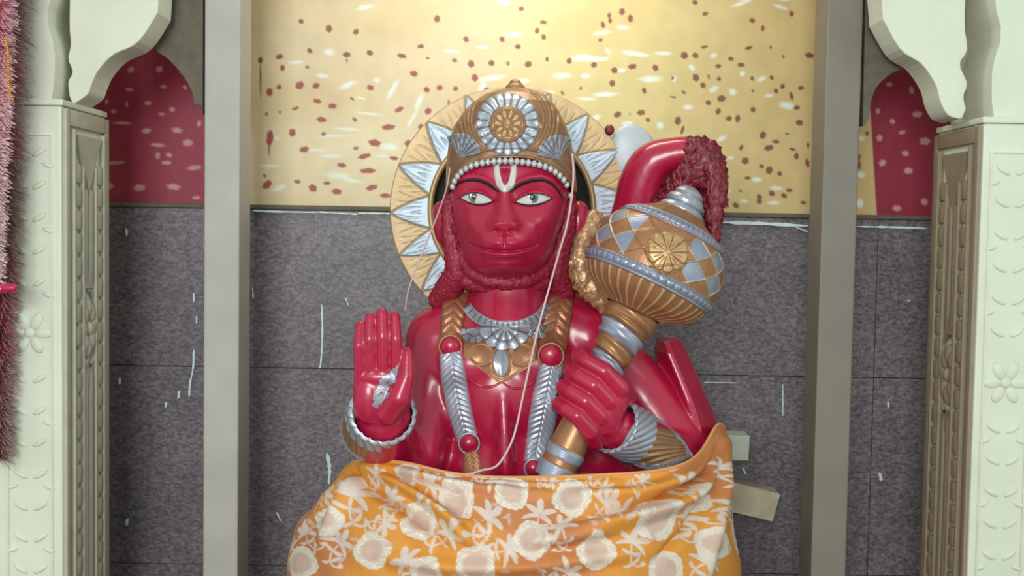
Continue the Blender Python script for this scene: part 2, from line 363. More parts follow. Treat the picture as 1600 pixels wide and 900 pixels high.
# ------------------------------------------------------------------ slim posts either side of the niche
PY0, PYD = 0.20, 0.085
def post(px0, px1, lean, mt, lab):
    x0 = W(px0, 500, PY0).x; x1 = W(px1, 500, PY0).x
    root = empty('niche_post', ((x0+x1)/2, PY0+PYD/2, 0)); tag(root, lab, 'post', 'slim stone posts framing the niche')
    MB().box(x0, x1, PY0, PY0+PYD, 0, 1.62, .003).build('shaft', mt, root, smooth=False)
    MB().box(x0-.012, x1+.012, PY0-.012, PY0+PYD+.012, 0, .10, .004).build('foot', mt, root, smooth=False)
    return x0, x1
lx = post(318, 373, 0, M['marble'], 'pale grey square stone post left of the red statue')
rx_ = post(1279, 1334, 0, M['post_right'], 'brownish square stone post right of the red statue')

# ------------------------------------------------------------------ carved pillars and arches at the front
def leafball(mb, c, L, w, ang, nrm):       # low relief leaf on a surface
    if nrm == 'y': rot = Matrix.Rotation(ang, 3, 'Y'); mb.ball(c, L, .0035, w, rot, 12)
    else: rot = Matrix.Rotation(ang, 3, 'X'); mb.ball(c, .0035, w, L, rot, 12)
def rring(mb, c, ly, lz, r):               # rounded link lying on the x = const side face
    pts = []
    for k in range(21):
        a = 2*PI*k/20; ca, sa = math.cos(a), math.sin(a)
        pts.append(Vector((c[0], c[1]+ly*math.copysign(abs(ca)**.55, ca), c[2]+lz*math.copysign(abs(sa)**.55, sa))))
    V, Fc = tube_pts(pts, r, 6)
    vs = [mb.bm.verts.new(v) for v in V]
    for f in Fc:
        try: mb.bm.faces.new([vs[i] for i in f])
        except ValueError: pass
YF, YB = 0.05, 0.25
def pillar(sgn, pxe, pyt, pymed, lab):
    xi = W(pxe, 500, YF).x; zt = W(pxe, pyt, YF).z
    xo = xi+sgn*.26
    root = empty('carved_pillar', ((xi+xo)/2, (YF+YB)/2, 0)); tag(root, lab, 'pillar', 'carved stone pillars at the front')
    a, b = sorted((xi, xo))
    MB().box(a, b, YF, YB, 0, zt, .004).build('shaft', M['stone_front'], root, smooth=False)
    # capital: stepped mouldings and bulged block above
    cp = MB()
    cp.box(min(xi-sgn*.003, xo), max(xi-sgn*.003, xo), YF-.004, YB, zt, zt+.010, .002)
    xu = xi+sgn*.030; h = 1.62-zt-.010
    n = 22; prof = []
    for i in range(n+1):
        t = i/n; prof.append((xu + sgn*(-.016*abs(math.sin(t*PI*4.0))*(1 if t < .8 else .2) + .010*math.exp(-((t-.0)/.06)**2)*-1), zt+.010+t*h))
    poly = [Vector((x, YF+.01, z)) for x, z in prof]+[Vector((xo, YF+.01, 1.62)), Vector((xo, YF+.01, zt+.010))]
    cp.prism(poly, (0, YB-YF-.02, 0))
    cp.build('capital', M['stone_front'], root, smooth=False)
    # carved side panel facing the statue
    d = -sgn; xf = xi+d*.0002; pn = MB()
    y0, y1 = YF+.018, YB-.018; zp = zt-.030
    def bx(ya, yb, za, zb, hh, bev=.0015): pn.box(min(xf, xf+d*hh), max(xf, xf+d*hh), ya, yb, za, zb, bev)
    bx(YF+.002, y0, 0.02, zt-.004, .007); bx(y1, YB-.002, .02, zt-.004, .007); bx(y0, y1, zp, zt-.004, .007)
    yc = (y0+y1)/2
    pn.prism([Vector((xf, yc-.055, zp-.012)), Vector((xf, yc+.055, zp-.012)), Vector((xf, yc, zp-.105))], (d*.008, 0, 0))
    zm = W(pxe, pymed, (YF+YB)/2).z
    for (za, zb) in ((.02, zm-.075), (zm+.075, zp-.10)):
        bx(yc-.018, yc-.004, za, zb, .008, .003); bx(yc+.004, yc+.018, za, zb, .008, .003)
    for ys in (yc-.048, yc+.048):
        z = zp-.075
        while z > .05:
            bx(ys-.0115, ys+.0115, z-.0165, z+.0165, .009, .004); z -= .0385
        inn = 1 if ys < yc else -1
        for q_ in (-1, 1): bx(ys+q_*.0195-.003, ys+q_*.0195+.003, .02, zp-.062 if q_ == inn else zp-.004, .010, .001)
    for k in range(8):                     # medallion
        an = k*PI/4; pn.ball((xf+d*.002, yc+.022*math.cos(an), zm+.034*math.sin(an)), .009, .013, .019, Matrix.Rotation(0, 3, 'X'), 12)
    pn.ball((xf+d*.004, yc, zm), .010, .010, .012)
    ring = [Vector((xf+d*.003, yc+.044*math.cos(t*PI/12), zm+.066*math.sin(t*PI/12))) for t in range(25)]
    V, Fc = tube_pts(ring, .004, 6); vs = [pn.bm.verts.new(v) for v in V]
    for f in Fc:
        try: pn.bm.faces.new([vs[i] for i in f])
        except ValueError: pass
    pn.prism([Vector((xf, yc-.02, zm+.068)), Vector((xf, yc+.02, zm+.068)), Vector((xf, yc, zm+.10))], (d*.007, 0, 0))
    pn.prism([Vector((xf, yc-.02, zm-.068)), Vector((xf, yc+.02, zm-.068)), Vector((xf, yc, zm-.10))], (d*.007, 0, 0))
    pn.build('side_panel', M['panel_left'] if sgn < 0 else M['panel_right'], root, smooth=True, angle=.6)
    # low relief on the front face
    fr = MB(); xc = xi+sgn*.050 if sgn > 0 else xi-.052
    w2 = .036
    for xx in (xc-w2, xc+w2): fr.box(xx-.0015, xx+.0015, YF-.003, YF+.004, .03, zt-.045, .001)
    fr.box(xc-w2, xc+w2, YF-.003, YF+.004, zt-.048, zt-.044, .001)
    z = zt-.075; k = 0
    while z > .05:
        if abs(z-zm) > .055:
            leafball(fr, (xc-.016, YF, z), .013, .0045, .55, 'y'); leafball(fr, (xc+.016, YF, z), .013, .0045, -.55, 'y')
            if k % 2 == 0:
                leafball(fr, (xc-.030, YF, z-.02), .010, .004, -.3, 'y'); leafball(fr, (xc+.030, YF, z-.02), .010, .004, .3, 'y')
        z -= .052; k += 1
    for k in range(6):
        an = k*PI/3; leafball(fr, (xc+.022*math.cos(an), YF, zm+.022*math.sin(an)), .015, .009, -an, 'y')
    fr.ball((xc, YF, zm), .009, .005, .009)
    fr.build('front_relief', M['stone_front'], root)
    return xi, zt
LP = pillar(-1, 97, 165, 512, 'cream carved stone pillar at the left edge of the shrine')
RP = pillar(1, 1526, 192, 586, 'pale carved stone pillar at the right edge of the shrine')

def arch_half(name, outer, Y, dY, mt, lab):
    pts = [W(x, y, Y) for x, y in outer]
    n = len(pts)
    o = MB().prism(pts, (0, dY, 0)).build(name, mt, None, smooth=False)
    b = o.modifiers.new('b', 'BEVEL'); b.width = .002; b.segments = 2; b.limit_method = 'ANGLE'
    tag(o, lab, 'arch', 'scalloped arch pieces'); return o
A = [tuple(p) for p in catmull([(246, 20), (215, 66), (176, 86), (152, 112), (142, 134), (136, 148), (116, 162)], 26)]
L1 = [(262, -225)]+A+[(112, 160)]+[tuple(p) for p in catmull([(108, 150), (106, 128), (113, 112), (106, 92), (110, 70), (108, 40), (109, -20)], 16)]+[(109, -225)]
arch_half('arch_bracket', [(x, y) for x, y in L1], .10, .075, M['stone_front'], 'white scalloped arch bracket springing from the left carved pillar')
A = [tuple(p) for p in catmull([(1380, 30), (1408, 78), (1440, 100), (1462, 132), (1470, 160), (1482, 180), (1500, 186)], 26)]
L2 = [(1360, -225)]+A+[(1504, 184)]+[tuple(p) for p in catmull([(1510, 170), (1506, 150), (1512, 130), (1500, 100), (1512, 78), (1508, 40), (1510, -20)], 16)]+[(1510, -225)]
arch_half('arch_bracket', L2, .10, .075, M['stone_front'], 'white scalloped arch bracket springing from the right carved pillar')
A = [tuple(p) for p in catmull([(222, 20), (240, 74), (262, 92), (285, 118), (300, 145), (303, 162), (314, 166)], 24)]
arch_half('arch_bracket', [(200, -160)]+A+[(317, 180), (317.5, -160)], .205, .06, M['stone_dark'], 'shade-toned brown arch bracket beside the left grey post')
A = [tuple(p) for p in catmull([(1450, 30), (1422, 100), (1395, 114), (1372, 134), (1362, 158), (1358, 182), (1351, 196)], 24)]
arch_half('arch_bracket', [(1470, -160)]+A+[(1348, 197), (1356, -160)], .205, .06, M['stone_dark'], 'shade-toned brown arch bracket beside the right brownish post')
# stone beam over the openings
for x0, x1, lab in ((LP[0]-.2, lx[1], 'stone lintel over the left arched opening'), (rx_[0], RP[0]+.2, 'stone lintel over the right arched opening')):
    o = MB().box(x0, x1, YF+.05, PY0+PYD, 1.47, 1.60, .003).build('lintel', M['stone_dark'], smooth=False); tag(o, lab, 'lintel')

# ================================================================== THE STATUE
S = empty('deity_statue', (W(800, 450, 0).x, 0.05, 0))
tag(S, 'red enamelled monkey-faced deity statue with a gilded crown and one raised palm', 'statue')
H = Fr(0.0)
# ---- head
rows_y = [228, 240, 270, 305, 345, 375, 400, 417, 428, 434, 438]
rw =     [ 92,  95,  95,  92,  84,  76,  69,  60,  46,  28,   3]
rdp =    [ 78,  84,  90,  93,  93,  89,  82,  72,  56,  36,   4]
rcx =    [798, 798, 797, 796, 795, 793, 792, 791, 791, 791, 791]
def HW(y): return np.interp(y, rows_y, rw)
def HD(y): return np.interp(y, rows_y, rdp)
def HC(y): return np.interp(y, rows_y, rcx)
def brow_l(x): return np.interp(x, [702, 712, 725, 742, 758, 770, 779], [303, 290, 283, 281, 285, 292, 299])
def brow_r(x): return np.interp(x, [798, 808, 825, 845, 862, 873, 880], [299, 291, 284, 281, 287, 298, 309])
def face_feat(x, y):
    f = 0*x
    f = f+24*gs(x, 790, 42)*gs(y, 384, 31)                       # muzzle
    f = f+5*gs(x, 758, 17)*gs(y, 372, 16)+5*gs(x, 822, 17)*gs(y, 372, 16)
    f = f+8*gs(x, 733, 20)*gs(y, 348, 17)+8*gs(x, 850, 20)*gs(y, 348, 17)  # cheeks
    f = f-9*gs(x, 744, 27)*gs(y, 311, 14)-9*gs(x, 835, 27)*gs(y, 311, 14)  # sockets
    f = f+4*np.exp(-((y-(brow_l(x)-1))/5.5)**2)*ss(702, 715, x)*(1-ss(775, 785, x))
    f = f+4*np.exp(-((y-(brow_r(x)-1))/5.5)**2)*ss(795, 803, x)*(1-ss(872, 884, x))
    wn = np.interp(y, [280, 300, 330, 350, 362], [8, 8, 13, 21, 20])
    f = f+np.interp(y, [270, 290, 325, 350, 360, 372], [0, 9, 16, 20, 12, 0])*np.exp(-np.abs((x-789)/wn)**2.6)
    f = f+6*gs(x, 774, 7)*gs(y, 353, 7)+6*gs(x, 806, 7)*gs(y, 353, 7)      # nostril wings
    f = f-7*gs(x, 780, 4.0)*gs(y, 361, 2.6)-7*gs(x, 799, 4.0)*gs(y, 361, 2.6)
    f = f-4*gs(x, 789, 1.7)*ss(358, 363, y)*(1-ss(380, 388, y))           # philtrum
    f = f+5*gs(x, 777, 9)*gs(y, 379, 7)+5*gs(x, 801, 9)*gs(y, 379, 7)      # upper lip pads
    ym = 391-np.abs((x-788)/48)**2.2*9
    mw = 1-ss(46, 54, np.abs(x-788))
    f = f-7*np.exp(-((y-ym)/2.0)**2)*mw                            # mouth
    f = f+4.5*np.exp(-((y-ym-6)/4.2)**2)*(1-ss(26, 44, np.abs(x-788)))     # lower lip
    f = f-3*np.exp(-((y-ym-13)/4.0)**2)*(1-ss(18, 36, np.abs(x-788)))
    f = f+5*gs(x, 789, 15)*gs(y, 413, 8)
    f = f-3*np.exp(-((np.abs(x-788)-(56-np.clip((372-y), 0, 50)*.35))/3.0)**2)*ss(350, 362, y)*(1-ss(385, 395, y))  # smile fold
    return f
def smooth_rows(v, k=9):
    vp = np.pad(v, k, mode='edge'); return np.convolve(vp, np.ones(2*k+1)/(2*k+1), 'same')[k:-k]
nr, ncl = 240, 420
yy = 228+(438-228)*(1-(1-np.linspace(0, 1, nr))**1.35)
wv, dv, cv = smooth_rows(HW(yy), 6), smooth_rows(HD(yy), 6), smooth_rows(HC(yy), 6)
wv[-1] = .5; dv[-1] = .5
an = np.linspace(0, 2*PI, ncl, endpoint=False)
warp = an-.16*np.sin(2*an)*0
ca, sa = np.cos(warp), np.sin(warp)
front = np.sign(sa)*np.abs(sa)**.86
hx = cv[:, None]+wv[:, None]*ca[None, :]
hy = yy[:, None]+0*hx
fm = np.clip(sa, 0, 1)[None, :]**.6
hd = -(dv[:, None]*front[None, :]+np.where(sa[None, :] > 0, face_feat(hx, hy)*fm*np.clip(dv[:, None]/60, 0, 1), 0))*H.s
hv = H.arr(hx, hy, hd)
head_parts = (hv, flip(gridf(nr, ncl, True)))

# ---- torso, arms, hands
def P3(px, py, Y): return W(px, py, Y)
def lm(mb, lst, seg=20): mb.limb([P3(a, b, c) for a, b, c, r in lst], [r*SC(c) for a, b, c, r in lst], seg)
tb = MB()
lm(tb, [(797, 395, .03, 56), (797, 455, .03, 60), (797, 520, .05, 72)])
lm(tb, [(760, 500, .07, 58), (694, 528, .07, 56)]); lm(tb, [(845, 500, .07, 58), (900, 524, .07, 58)])
tb.ball(P3(792, 610, .07), .135, .115, .125, seg=32)
tb.ball(P3(790, 760, .06), .125, .115, .16, seg=32)
tb.ball(P3(742, 568, .01), .062, .055, .048, seg=24); tb.ball(P3(838, 568, .01), .062, .055, .048, seg=24)
tb.ball(P3(778, 655, -.008), .042, .035, .075, seg=24)
tb.ball(P3(905, 755, .05), .085, .085, .085, seg=24); tb.ball(P3(985, 780, .05), .075, .085, .085, seg=24)
lm(tb, [(786, 618, -.040, 9), (789, 680, -.048, 13), (790, 740, -.050, 15)])
lm(tb, [(684, 532, .06, 52), (670, 630, .03, 44), (655, 708, -.01, 44), (640, 745, -.02, 44)])     # arm raised in blessing
lm(tb, [(640, 745, -.02, 44), (606, 700, -.06, 46), (598, 660, -.135, 42)])
lm(tb, [(915, 528, .06, 54), (990, 600, .06, 50), (1075, 715, .03, 46)])                            # arm holding the mace
lm(tb, [(1080, 730, .03, 44), (1030, 705, -.05, 42), (965, 668, -.115, 34)])

# folded legs under the cloth, down to the floor
lm(tb, [(640, 1090, .0, 150), (940, 1090, .0, 150)]); tb.ball((S.location.x, .05, .28), .22, .15, .278, seg=32)
tb.ball(P3(790, 900, .05), .16, .13, .2, seg=28)
me1 = remeshed(tb, .0045, 22, .6)
hb = MB(); hb.bm.from_mesh(me1)
# soft central ridge of the vest front

def SCb(r, Y): return r*SC(Y)
# raised palm
HYY = -.175
def hand_pt(x, y, dy=0): return (x, y, HYY+dy)
k = SC(HYY)
fingers = [((562, 576), (561, 540), (562, 509), 9.0), ((579, 572), (578, 530), (578, 496), 9.6), ((599, 571), (598, 526), (597, 489), 10.2), ((620, 575), (619, 530), (617, 494), 9.8)]
for a, b, c, r in fingers:
    hb.limb([P3(a[0], a[1]+35, HYY+.006), P3(*a, HYY), P3(*b, HYY-.004), P3(*c, HYY+.004)], [r*k*1.05, r*k*1.02, r*k, r*k*.84], 18)
hb.ball(P3(598, 617, HYY+.012), 47*k, 20*k, 53*k, seg=30)
hb.ball(P3(577, 622, HYY+.006), 25*k, 19*k, 42*k, seg=24)
hb.ball(P3(588, 612, HYY+.004), 33*k, 14*k, 44*k, seg=24)
hb.ball(P3(594, 590, HYY+.002), 40*k, 13*k, 16*k, seg=24)
hb.limb([P3(606, 648, HYY+.004), P3(624, 622, HYY-.006), P3(636, 588, HYY-.008), P3(637, 552, HYY-.002)], [17*k, 19*k, 12.5*k, 9.5*k], 20)
hb.ball(P3(600, 650, HYY+.02), 36*k, 24*k, 24*k, seg=24)
hb.ball(P3(560, 622, HYY+.012), 9*k, 12*k, 36*k, seg=16)
hb.ball(P3(598, 652, HYY+.035), 46*k, 34*k, 36*k, seg=24)
# fist round the mace handle
MA = (1080, 298); MBt = (868, 738); YT, YBm = -.085, -.126
mt0 = W(*MA, YT); mt1 = W(*MBt, YBm); MLEN = 488.4
def maxis(t): return mt0+(mt1-mt0)*(t/MLEN)
def mY(t): return YT+(YBm-YT)*t/MLEN
fs = [((884, 540), (909, 560), (944, 580), (968, 606), 13.5, 300), ((874, 566), (897, 584), (928, 602), (950, 626), 13.5, 330), ((864, 593), (885, 608), (915, 627), (937, 650), 13.2, 362), ((858, 620), (877, 635), (902, 650), (922, 672), 12.2, 392)]
for a, b, c, d, r, t in fs:
    y0 = mY(t)
    hb.limb([P3(b[0]+14, b[1]+8, y0+.022), P3(b[0]-5, b[1]-4, y0+.006), P3(b[0]-3, b[1]-3, y0-.022), P3(b[0]+8, b[1]+5, y0-.036), P3(*c, y0-.044), P3(*d, y0-.036), P3(d[0]+8, d[1]+14, y0-.01)],
            [11*SC(y0), (r-1)*SC(y0), r*SC(y0), r*SC(y0), (r+1)*SC(y0), (r+3)*SC(y0), (r+5)*SC(y0)], 18)
hb.limb([P3(958, 622, mY(345)-.020), P3(945, 655, mY(370)-.016), P3(958, 676, mY(370)+.008)], [26*SC(-.15), 30*SC(-.15), 31*SC(-.15)], 22)
hb.limb([P3(948, 600, mY(330)-.005), P3(950, 575, mY(300)+.022), P3(930, 556, mY(290)+.040)], [17*SC(-.1), 14*SC(-.1), 11*SC(-.1)], 18)
secs = []
for (yl, xl, xr_, xm, ym_, yf) in ((528, 1026, 1060, 1036, 534, .045), (545, 1022, 1070, 1042, 552, .03), (620, 1030, 1103, 1073, 628, .015), (690, 1040, 1132, 1096, 700, .01), (790, 1040, 1140, 1100, 790, .01)):
    secs.append([P3(xl, yl, .13), P3(xl+4, yl+3, .07), P3(xm, ym_, yf), P3(xm+9, ym_-2, yf), P3(xr_, yl, .075), P3(xr_+2, yl, .12)])
vs_ = [[hb.bm.verts.new(p) for p in q] for q in secs]
for q0, q1 in zip(vs_, vs_[1:]):
    for i in range(6): hb.bm.faces.new((q0[i], q0[(i+1) % 6], q1[(i+1) % 6], q1[i]))
hb.bm.faces.new(vs_[0][::-1]); hb.bm.faces.new(vs_[-1])
me2 = remeshed(hb, .0019, 4, .5)
bpy.data.meshes.remove(me1)
bm = bmesh.new(); bm.from_mesh(me2)
off = [bm.verts.new(v) for v in head_parts[0].reshape(-1, 3)]
for f in head_parts[1]:
    try: bm.faces.new([off[i] for i in f])
    except ValueError: pass
for b, ey in ((-1, 0), (1, 0)):
    pass
bmesh.ops.delete(bm, geom=[v for v in bm.verts if v.co.z < 0.002 and False], context='VERTS')
BVH = BVHTree.FromBMesh(bm)
me3 = bpy.data.meshes.new('body'); 
for v in bm.verts: v.co -= S.location
bm.to_mesh(me3); bm.free(); bpy.data.meshes.remove(me2)
me3.polygons.foreach_set('use_smooth', [True]*len(me3.polygons)); me3.materials.append(M['red'])
body = bpy.data.objects.new('body', me3); COL.objects.link(body); body.parent = S

def hit(px, py, Yr=0.0, default=.05):
    """point on the body seen at a pixel, following the sight line"""
    d = (ROT @ Vector(((px-800)/FPX, -(py-450)/FPX, -1.0))).normalized()
    loc, n, i, dist = BVH.ray_cast(CAM, d)
    if loc is None or loc.y > .2: return W(px, py, default)
    return loc
def drape(xy, off, default=.05, smooth=0, shape=None):
    """pixel array -> points on the body surface, lifted towards the viewer by off"""
    sh = xy.shape[:-1]; out = np.array([tuple(hit(a, b, 0, default)) for a, b in xy.reshape(-1, 2)]).reshape(*sh, 3)
    for _ in range(smooth):
        q = out[..., 1]; pd = np.pad(q, 1, mode='edge')
        out[..., 1] = (pd[1:-1, 1:-1]*2+pd[:-2, 1:-1]+pd[2:, 1:-1]+pd[1:-1, :-2]+pd[1:-1, 2:])/6
    out[..., 1] -= off
    return out
def skirted(V):                            # give a draped grid rims running back into the body
    top = V[:1].copy(); bot = V[-1:].copy()
    top[..., 1] += .012; bot[..., 1] += .012
    V = np.concatenate([top, V, bot], 0)
    l = V[:, :1].copy(); r = V[:, -1:].copy(); l[..., 1] += .012; r[..., 1] += .012
    return np.concatenate([l, V, r], 1)
def skc(C):
    C = np.concatenate([C[:1], C, C[-1:]], 0); return np.concatenate([C[:, :1], C, C[:, -1:]], 1)

# ---- eyes, brows, forehead mark
def ribbon(name, pts, widths, off, material, parent, n=40, m=5, thick=.0014):
    Q = catmull(pts, n); wd = np.interp(np.linspace(0, 1, n), np.linspace(0, 1, len(widths)), widths)
    T = np.gradient(Q, axis=0); T /= np.linalg.norm(T, axis=1)[:, None]+1e-9; Nn = np.stack([-T[:, 1], T[:, 0]], -1)
    s = np.linspace(-1, 1, m)
    xy = Q[:, None, :]+Nn[:, None, :]*(s[None, :, None]*wd[:, None, None])
    V = drape(xy, 0); V[..., 1] -= off+thick*(1-s**2)[None, :]
    return V
def sub_ribbon(name, pts, widths, off, material, parent, **kw):
    V = ribbon(name, pts, widths, off, material, parent, **kw); V = skirted(V)
    return mesh_obj(name, V, gridf(*V.shape[:2]), material, parent)
for sx, lab, ex, ec, x0, x1, tilt in ((0, 'left', 743, 311, 719, 770, 3), (1, 'right', 834, 312, 805, 862, 3)):
    nu, nv = 40, 14; u = np.linspace(0, 1, nu); X = x0+(x1-x0)*u
    slope = (u-.5)*(5 if sx == 0 else -5)
    up = ec+slope-10*np.sin(PI*u)**.8; lo = ec+slope+7.5*np.sin(PI*u)**.8
    v = np.linspace(0, 1, nv)[:, None]
    XY = np.stack([X[None, :]+0*v, up[None, :]*(1-v)+lo[None, :]*v], -1)
    V = drape(XY, 0, smooth=3); base = V[..., 1].copy()
    V[..., 1] -= .0015+.0035*np.sin(PI*u)[None, :]*np.sin(PI*v)
    V = skirted(V); eye = mesh_obj('eye', V, gridf(*V.shape[:2]), M['white'], S)
    ix, iy = (741, 307.5) if sx == 0 else (832, 308.5)
    for nm, r, oo, mt in (('iris', 8.6, .0062, M['iris']), ('pupil', 4.6, .0072, M['black'])):
        rr = np.linspace(0, 1, 5)[:, None]; th = np.linspace(0, 2*PI, 24, endpoint=False)[None, :]
        XY = np.stack([ix+r*rr*np.cos(th), iy+r*rr*np.sin(th)], -1); XY[..., 1] = np.maximum(XY[..., 1], np.interp(XY[..., 0], X, up)+.6)
        V = drape(XY, 0); V[..., 1] = V[..., 1].mean()-oo+.0006*rr**2; V = np.concatenate([V, V[-1:]+np.array([0, .005, 0])], 0)
        mesh_obj(nm, V, gridf(V.shape[0], 24, True), mt, eye)
    mb_ = MB(); c = hit(ix+2, iy); mb_.ball((c.x, c.y-.0068, c.z), .0013, .0010, .0013, seg=10); mb_.build('eye_glint', M['white'], eye)
    sub_ribbon('eyelid', [(x0-5, ec+slope[0]+1)]+[(x, y-1.0) for x, y in zip(X[::6], up[::6])]+[(x1+2, ec+slope[-1])], [1, 2.2, 2.2, 2.2, 1], .0035, M['red'], S)
    sub_ribbon('lash_line', [(x, y+1.0) for x, y in zip(X[::6], lo[::6])]+[(x1, ec+slope[-1])], [.8, 1.3, 1.5, 1.3, .8], .0022, M['black'], S)
    sub_ribbon('lash_line', [(x, y+.2) for x, y in zip(X[::6], up[::6])]+[(x1, ec+slope[-1])], [.5, .7, .8, .7, .5], .0056, M['black'], S)
sub_ribbon('eyebrow', [(703, 304), (712, 290), (725, 283), (742, 281), (758, 285), (770, 292), (779, 300)], [1, 1.8, 2.2, 2.4, 2.6, 3.0, 1.2], .0012, M['black'], S)
sub_ribbon('eyebrow', [(798, 300), (808, 291), (825, 284), (845, 281), (862, 287), (873, 299), (880, 311)], [1.2, 3.0, 2.6, 2.4, 2.0, 1.6, 1], .0012, M['black'], S)
tv = sub_ribbon('forehead_mark', [(776, 256), (777, 272), (781, 288), (789, 295), (798, 288), (802, 272), (803, 256)], [4.8, 4.8, 5.2, 5.6, 5.2, 4.8, 4.8], .0012, M['white'], S, n=60)
tv['label'] = 'white painted U mark'

# ---- crown
crow_y = [140, 144, 152, 165, 180, 200, 225, 260, 305]
crow_w = [ 4, 26, 46, 63, 75, 87, 95, 100, 102]
crow_c = [804, 804, 803, 801, 799, 797, 797, 798, 799]
crow_d = [ 4, 26, 46, 64, 77, 88, 96, 99, 99]
nr, ncl = 170, 420
an = np.linspace(0, 2*PI, ncl, endpoint=False); ca, sa = np.cos(an), np.sin(an)
pb = np.where(sa > 0, 254+48*np.abs(ca)**2.6, 302)
tt = np.linspace(0, 1, nr)
cy_ = 140+(pb[None, :]-140)*(tt[:, None]**1.25)
cw = np.interp(cy_, crow_y, crow_w); cc = np.interp(cy_, crow_y, crow_c); cdp = np.interp(cy_, crow_y, crow_d)
cx = cc+cw*ca[None, :]
fr_ = cdp*np.sign(sa)*np.abs(sa)**.9
rel = 0*cx; frontm = np.clip(sa, 0, 1)[None, :]+0*cx
rr_ = np.hypot(cx-793, cy_-194)
# leaf-like flames curling up on either side of the rosette
for sd in (-1, 1):
    for k_, rad in enumerate((55, 60, 65, 71, 78)):
        rel += 3.0*np.exp(-((rr_-rad)/1.5)**2)*(ss(.1, .4, sd*(cx-793)/rad))*(1-ss(228, 240, cy_))
    ax = 793+sd*(64 if sd > 0 else 62)
    a2 = np.arctan2(cy_-238, (cx-ax)*sd); r2 = np.hypot(cx-ax, cy_-238)
    rel += 2.2*np.cos(a2*16)*ss(30, 36, r2)*(1-ss(44, 60, r2))*(1-ss(-0.2, .0, a2))*frontm
rel += 2.6*np.exp(-((cy_-(pb[None, :]-15))/2.2)**2)+2.0*np.exp(-((cy_-(pb[None, :]-1.5))/1.6)**2)
rel += 1.2*np.sin(cx*.35+cy_*.25)*gs(rr_, 80, 12)*.6
col = np.zeros(cx.shape+(3,))+np.array(GOLD)*.92
col = mixc(col, BRONZE, .35*ss(50, 90, np.abs(cx-797)))
Vc = H.arr(cx, cy_, -(fr_+1.25*rel*np.where(sa > 0, 1, .2)[None, :])*H.s)
Vc2 = H.arr(cc[-1]+ (cw[-1]-5)*ca, cy_[-1], -(cdp[-1]-5)*np.sign(sa)*np.abs(sa)**.9*H.s)[None]
VV = np.concatenate([Vc, Vc2], 0); cl = np.concatenate([col, col[-1:]], 0)
crown = mesh_obj('crown', VV, flip(gridf(nr+1, ncl, True)), M['metalpaint'], S, cl)
cb = BVHTree.FromPolygons([tuple(v) for v in VV.reshape(-1, 3)], [tuple(map(int, f)) for f in gridf(nr+1, ncl, True)])
def chit(px, py):
    d = (ROT @ Vector(((px-800)/FPX, -(py-450)/FPX, -1.0))).normalized()
    loc, n, i, dist = cb.ray_cast(CAM, d)
    return loc if loc is not None else W(px, py, -.03)
MB().ball(H.p(805, 143), .016, .016, .011).ball(H.p(805, 136), .010, .010, .009).build('crown_knob', M['gold'], crown)
def rosette(name, cx0, cy0, R, nrad, nth, hfun, cfun, parent, hitf=chit, a0=0, a1=2*PI, mt='metalpaint', asp=1.0):
    full = abs(a1-a0-2*PI) < 1e-6
    r = np.linspace(0, 1, nrad)[:, None]; th = np.linspace(a0, a1, nth, endpoint=not full)[None, :]
    X = cx0+R*r*np.cos(th); Yp = cy0+R*asp*r*np.sin(th)
    B = np.array([tuple(hitf(a, b)) for a, b in zip(X.ravel(), Yp.ravel())]).reshape(nrad, nth, 3)
    h = hfun(r*R, th); Cc = cfun(r*R+0*th, th+0*r)
    B[..., 1] -= h
    B = np.concatenate([B, B[-1:]+np.array([0, .014, 0])], 0); Cc = np.concatenate([Cc, Cc[-1:]], 0)
    return mesh_obj(name, B, gridf(nrad+1, nth, full), M[mt], parent, Cc)
def petals(th, n, sh=0): return np.abs(np.cos((th+sh)*n/2))
def silver_h(r, th):
    p = petals(th, 20)**.5
    return .002+.0042*ss(26, 31, r)*(1-ss(42+5*p, 46+5*p, r))*(.35+.65*p) - .0012*np.exp(-((r-37)/5)**2)*(petals(th, 20) > .93)
def silver_c(r, th):
    c = np.zeros(r.shape+(3,))+np.array(SILV)*1.0; p = petals(th, 20)
    c = mixc(c, np.array(BRIGHT), ss(.5, .9, p)*.55); return mixc(c, np.array(SILV)*.35, (1-ss(.05, .28, p))*ss(27, 31, r))
rosette('crown_rosette', 793, 194, 49, 46, 320, silver_h, silver_c, crown)
def petd(r, th):
    a = (th*10/(2*PI)+.5) % 1-.5; tg_ = a*2*PI/10*r
    return np.hypot((r-15.5)/7.0, tg_/4.0)
def gold_h(r, th):
    p = petals(th, 10)
    h = .006+0*p*r
    h = h+.0022*gs(r, 26.5, 1.6)+.0032*(1-ss(.6, 1.05, petd(r, th)))+.004*gs(r, 0, 4.0)+.0015*gs(r, 6.3, 1.0)-.0012*(1-ss(.0, .45, petd(r, th)))
    return h
def gold_c(r, th):
    p = petals(th, 10); c = np.zeros(r.shape+(3,))+np.array(GOLD)*.9
    return mixc(c, np.array(LGOLD), (1-ss(.8, 1.0, petd(r, th)))*.85+gs(r, 0, 4)*.8)
rosette('crown_flower', 793, 194, 28.5, 40, 260, gold_h, gold_c, crown)
def fan_h(n):
    return lambda r, th: .0015+.003*petals(th, n)**.6*ss(8, 12, r)*(1-.4*ss(26, 34, r))
def fan_c(n):
    return lambda r, th: mixc(np.zeros(r.shape+(3,))+np.array(SILV)*.9, np.array(SILV)*.3, 1-ss(.1, .4, petals(th, n)))
rosette('crown_fan', 718, 247, 34, 24, 90, fan_h(22), fan_c(22), crown, a0=-PI*.70, a1=-PI*.06, asp=1.15)
rosette('crown_fan', 872, 250, 34, 24, 90, fan_h(22), fan_c(22), crown, a0=-PI*.94, a1=-PI*.28, asp=1.15)
bd = MB()
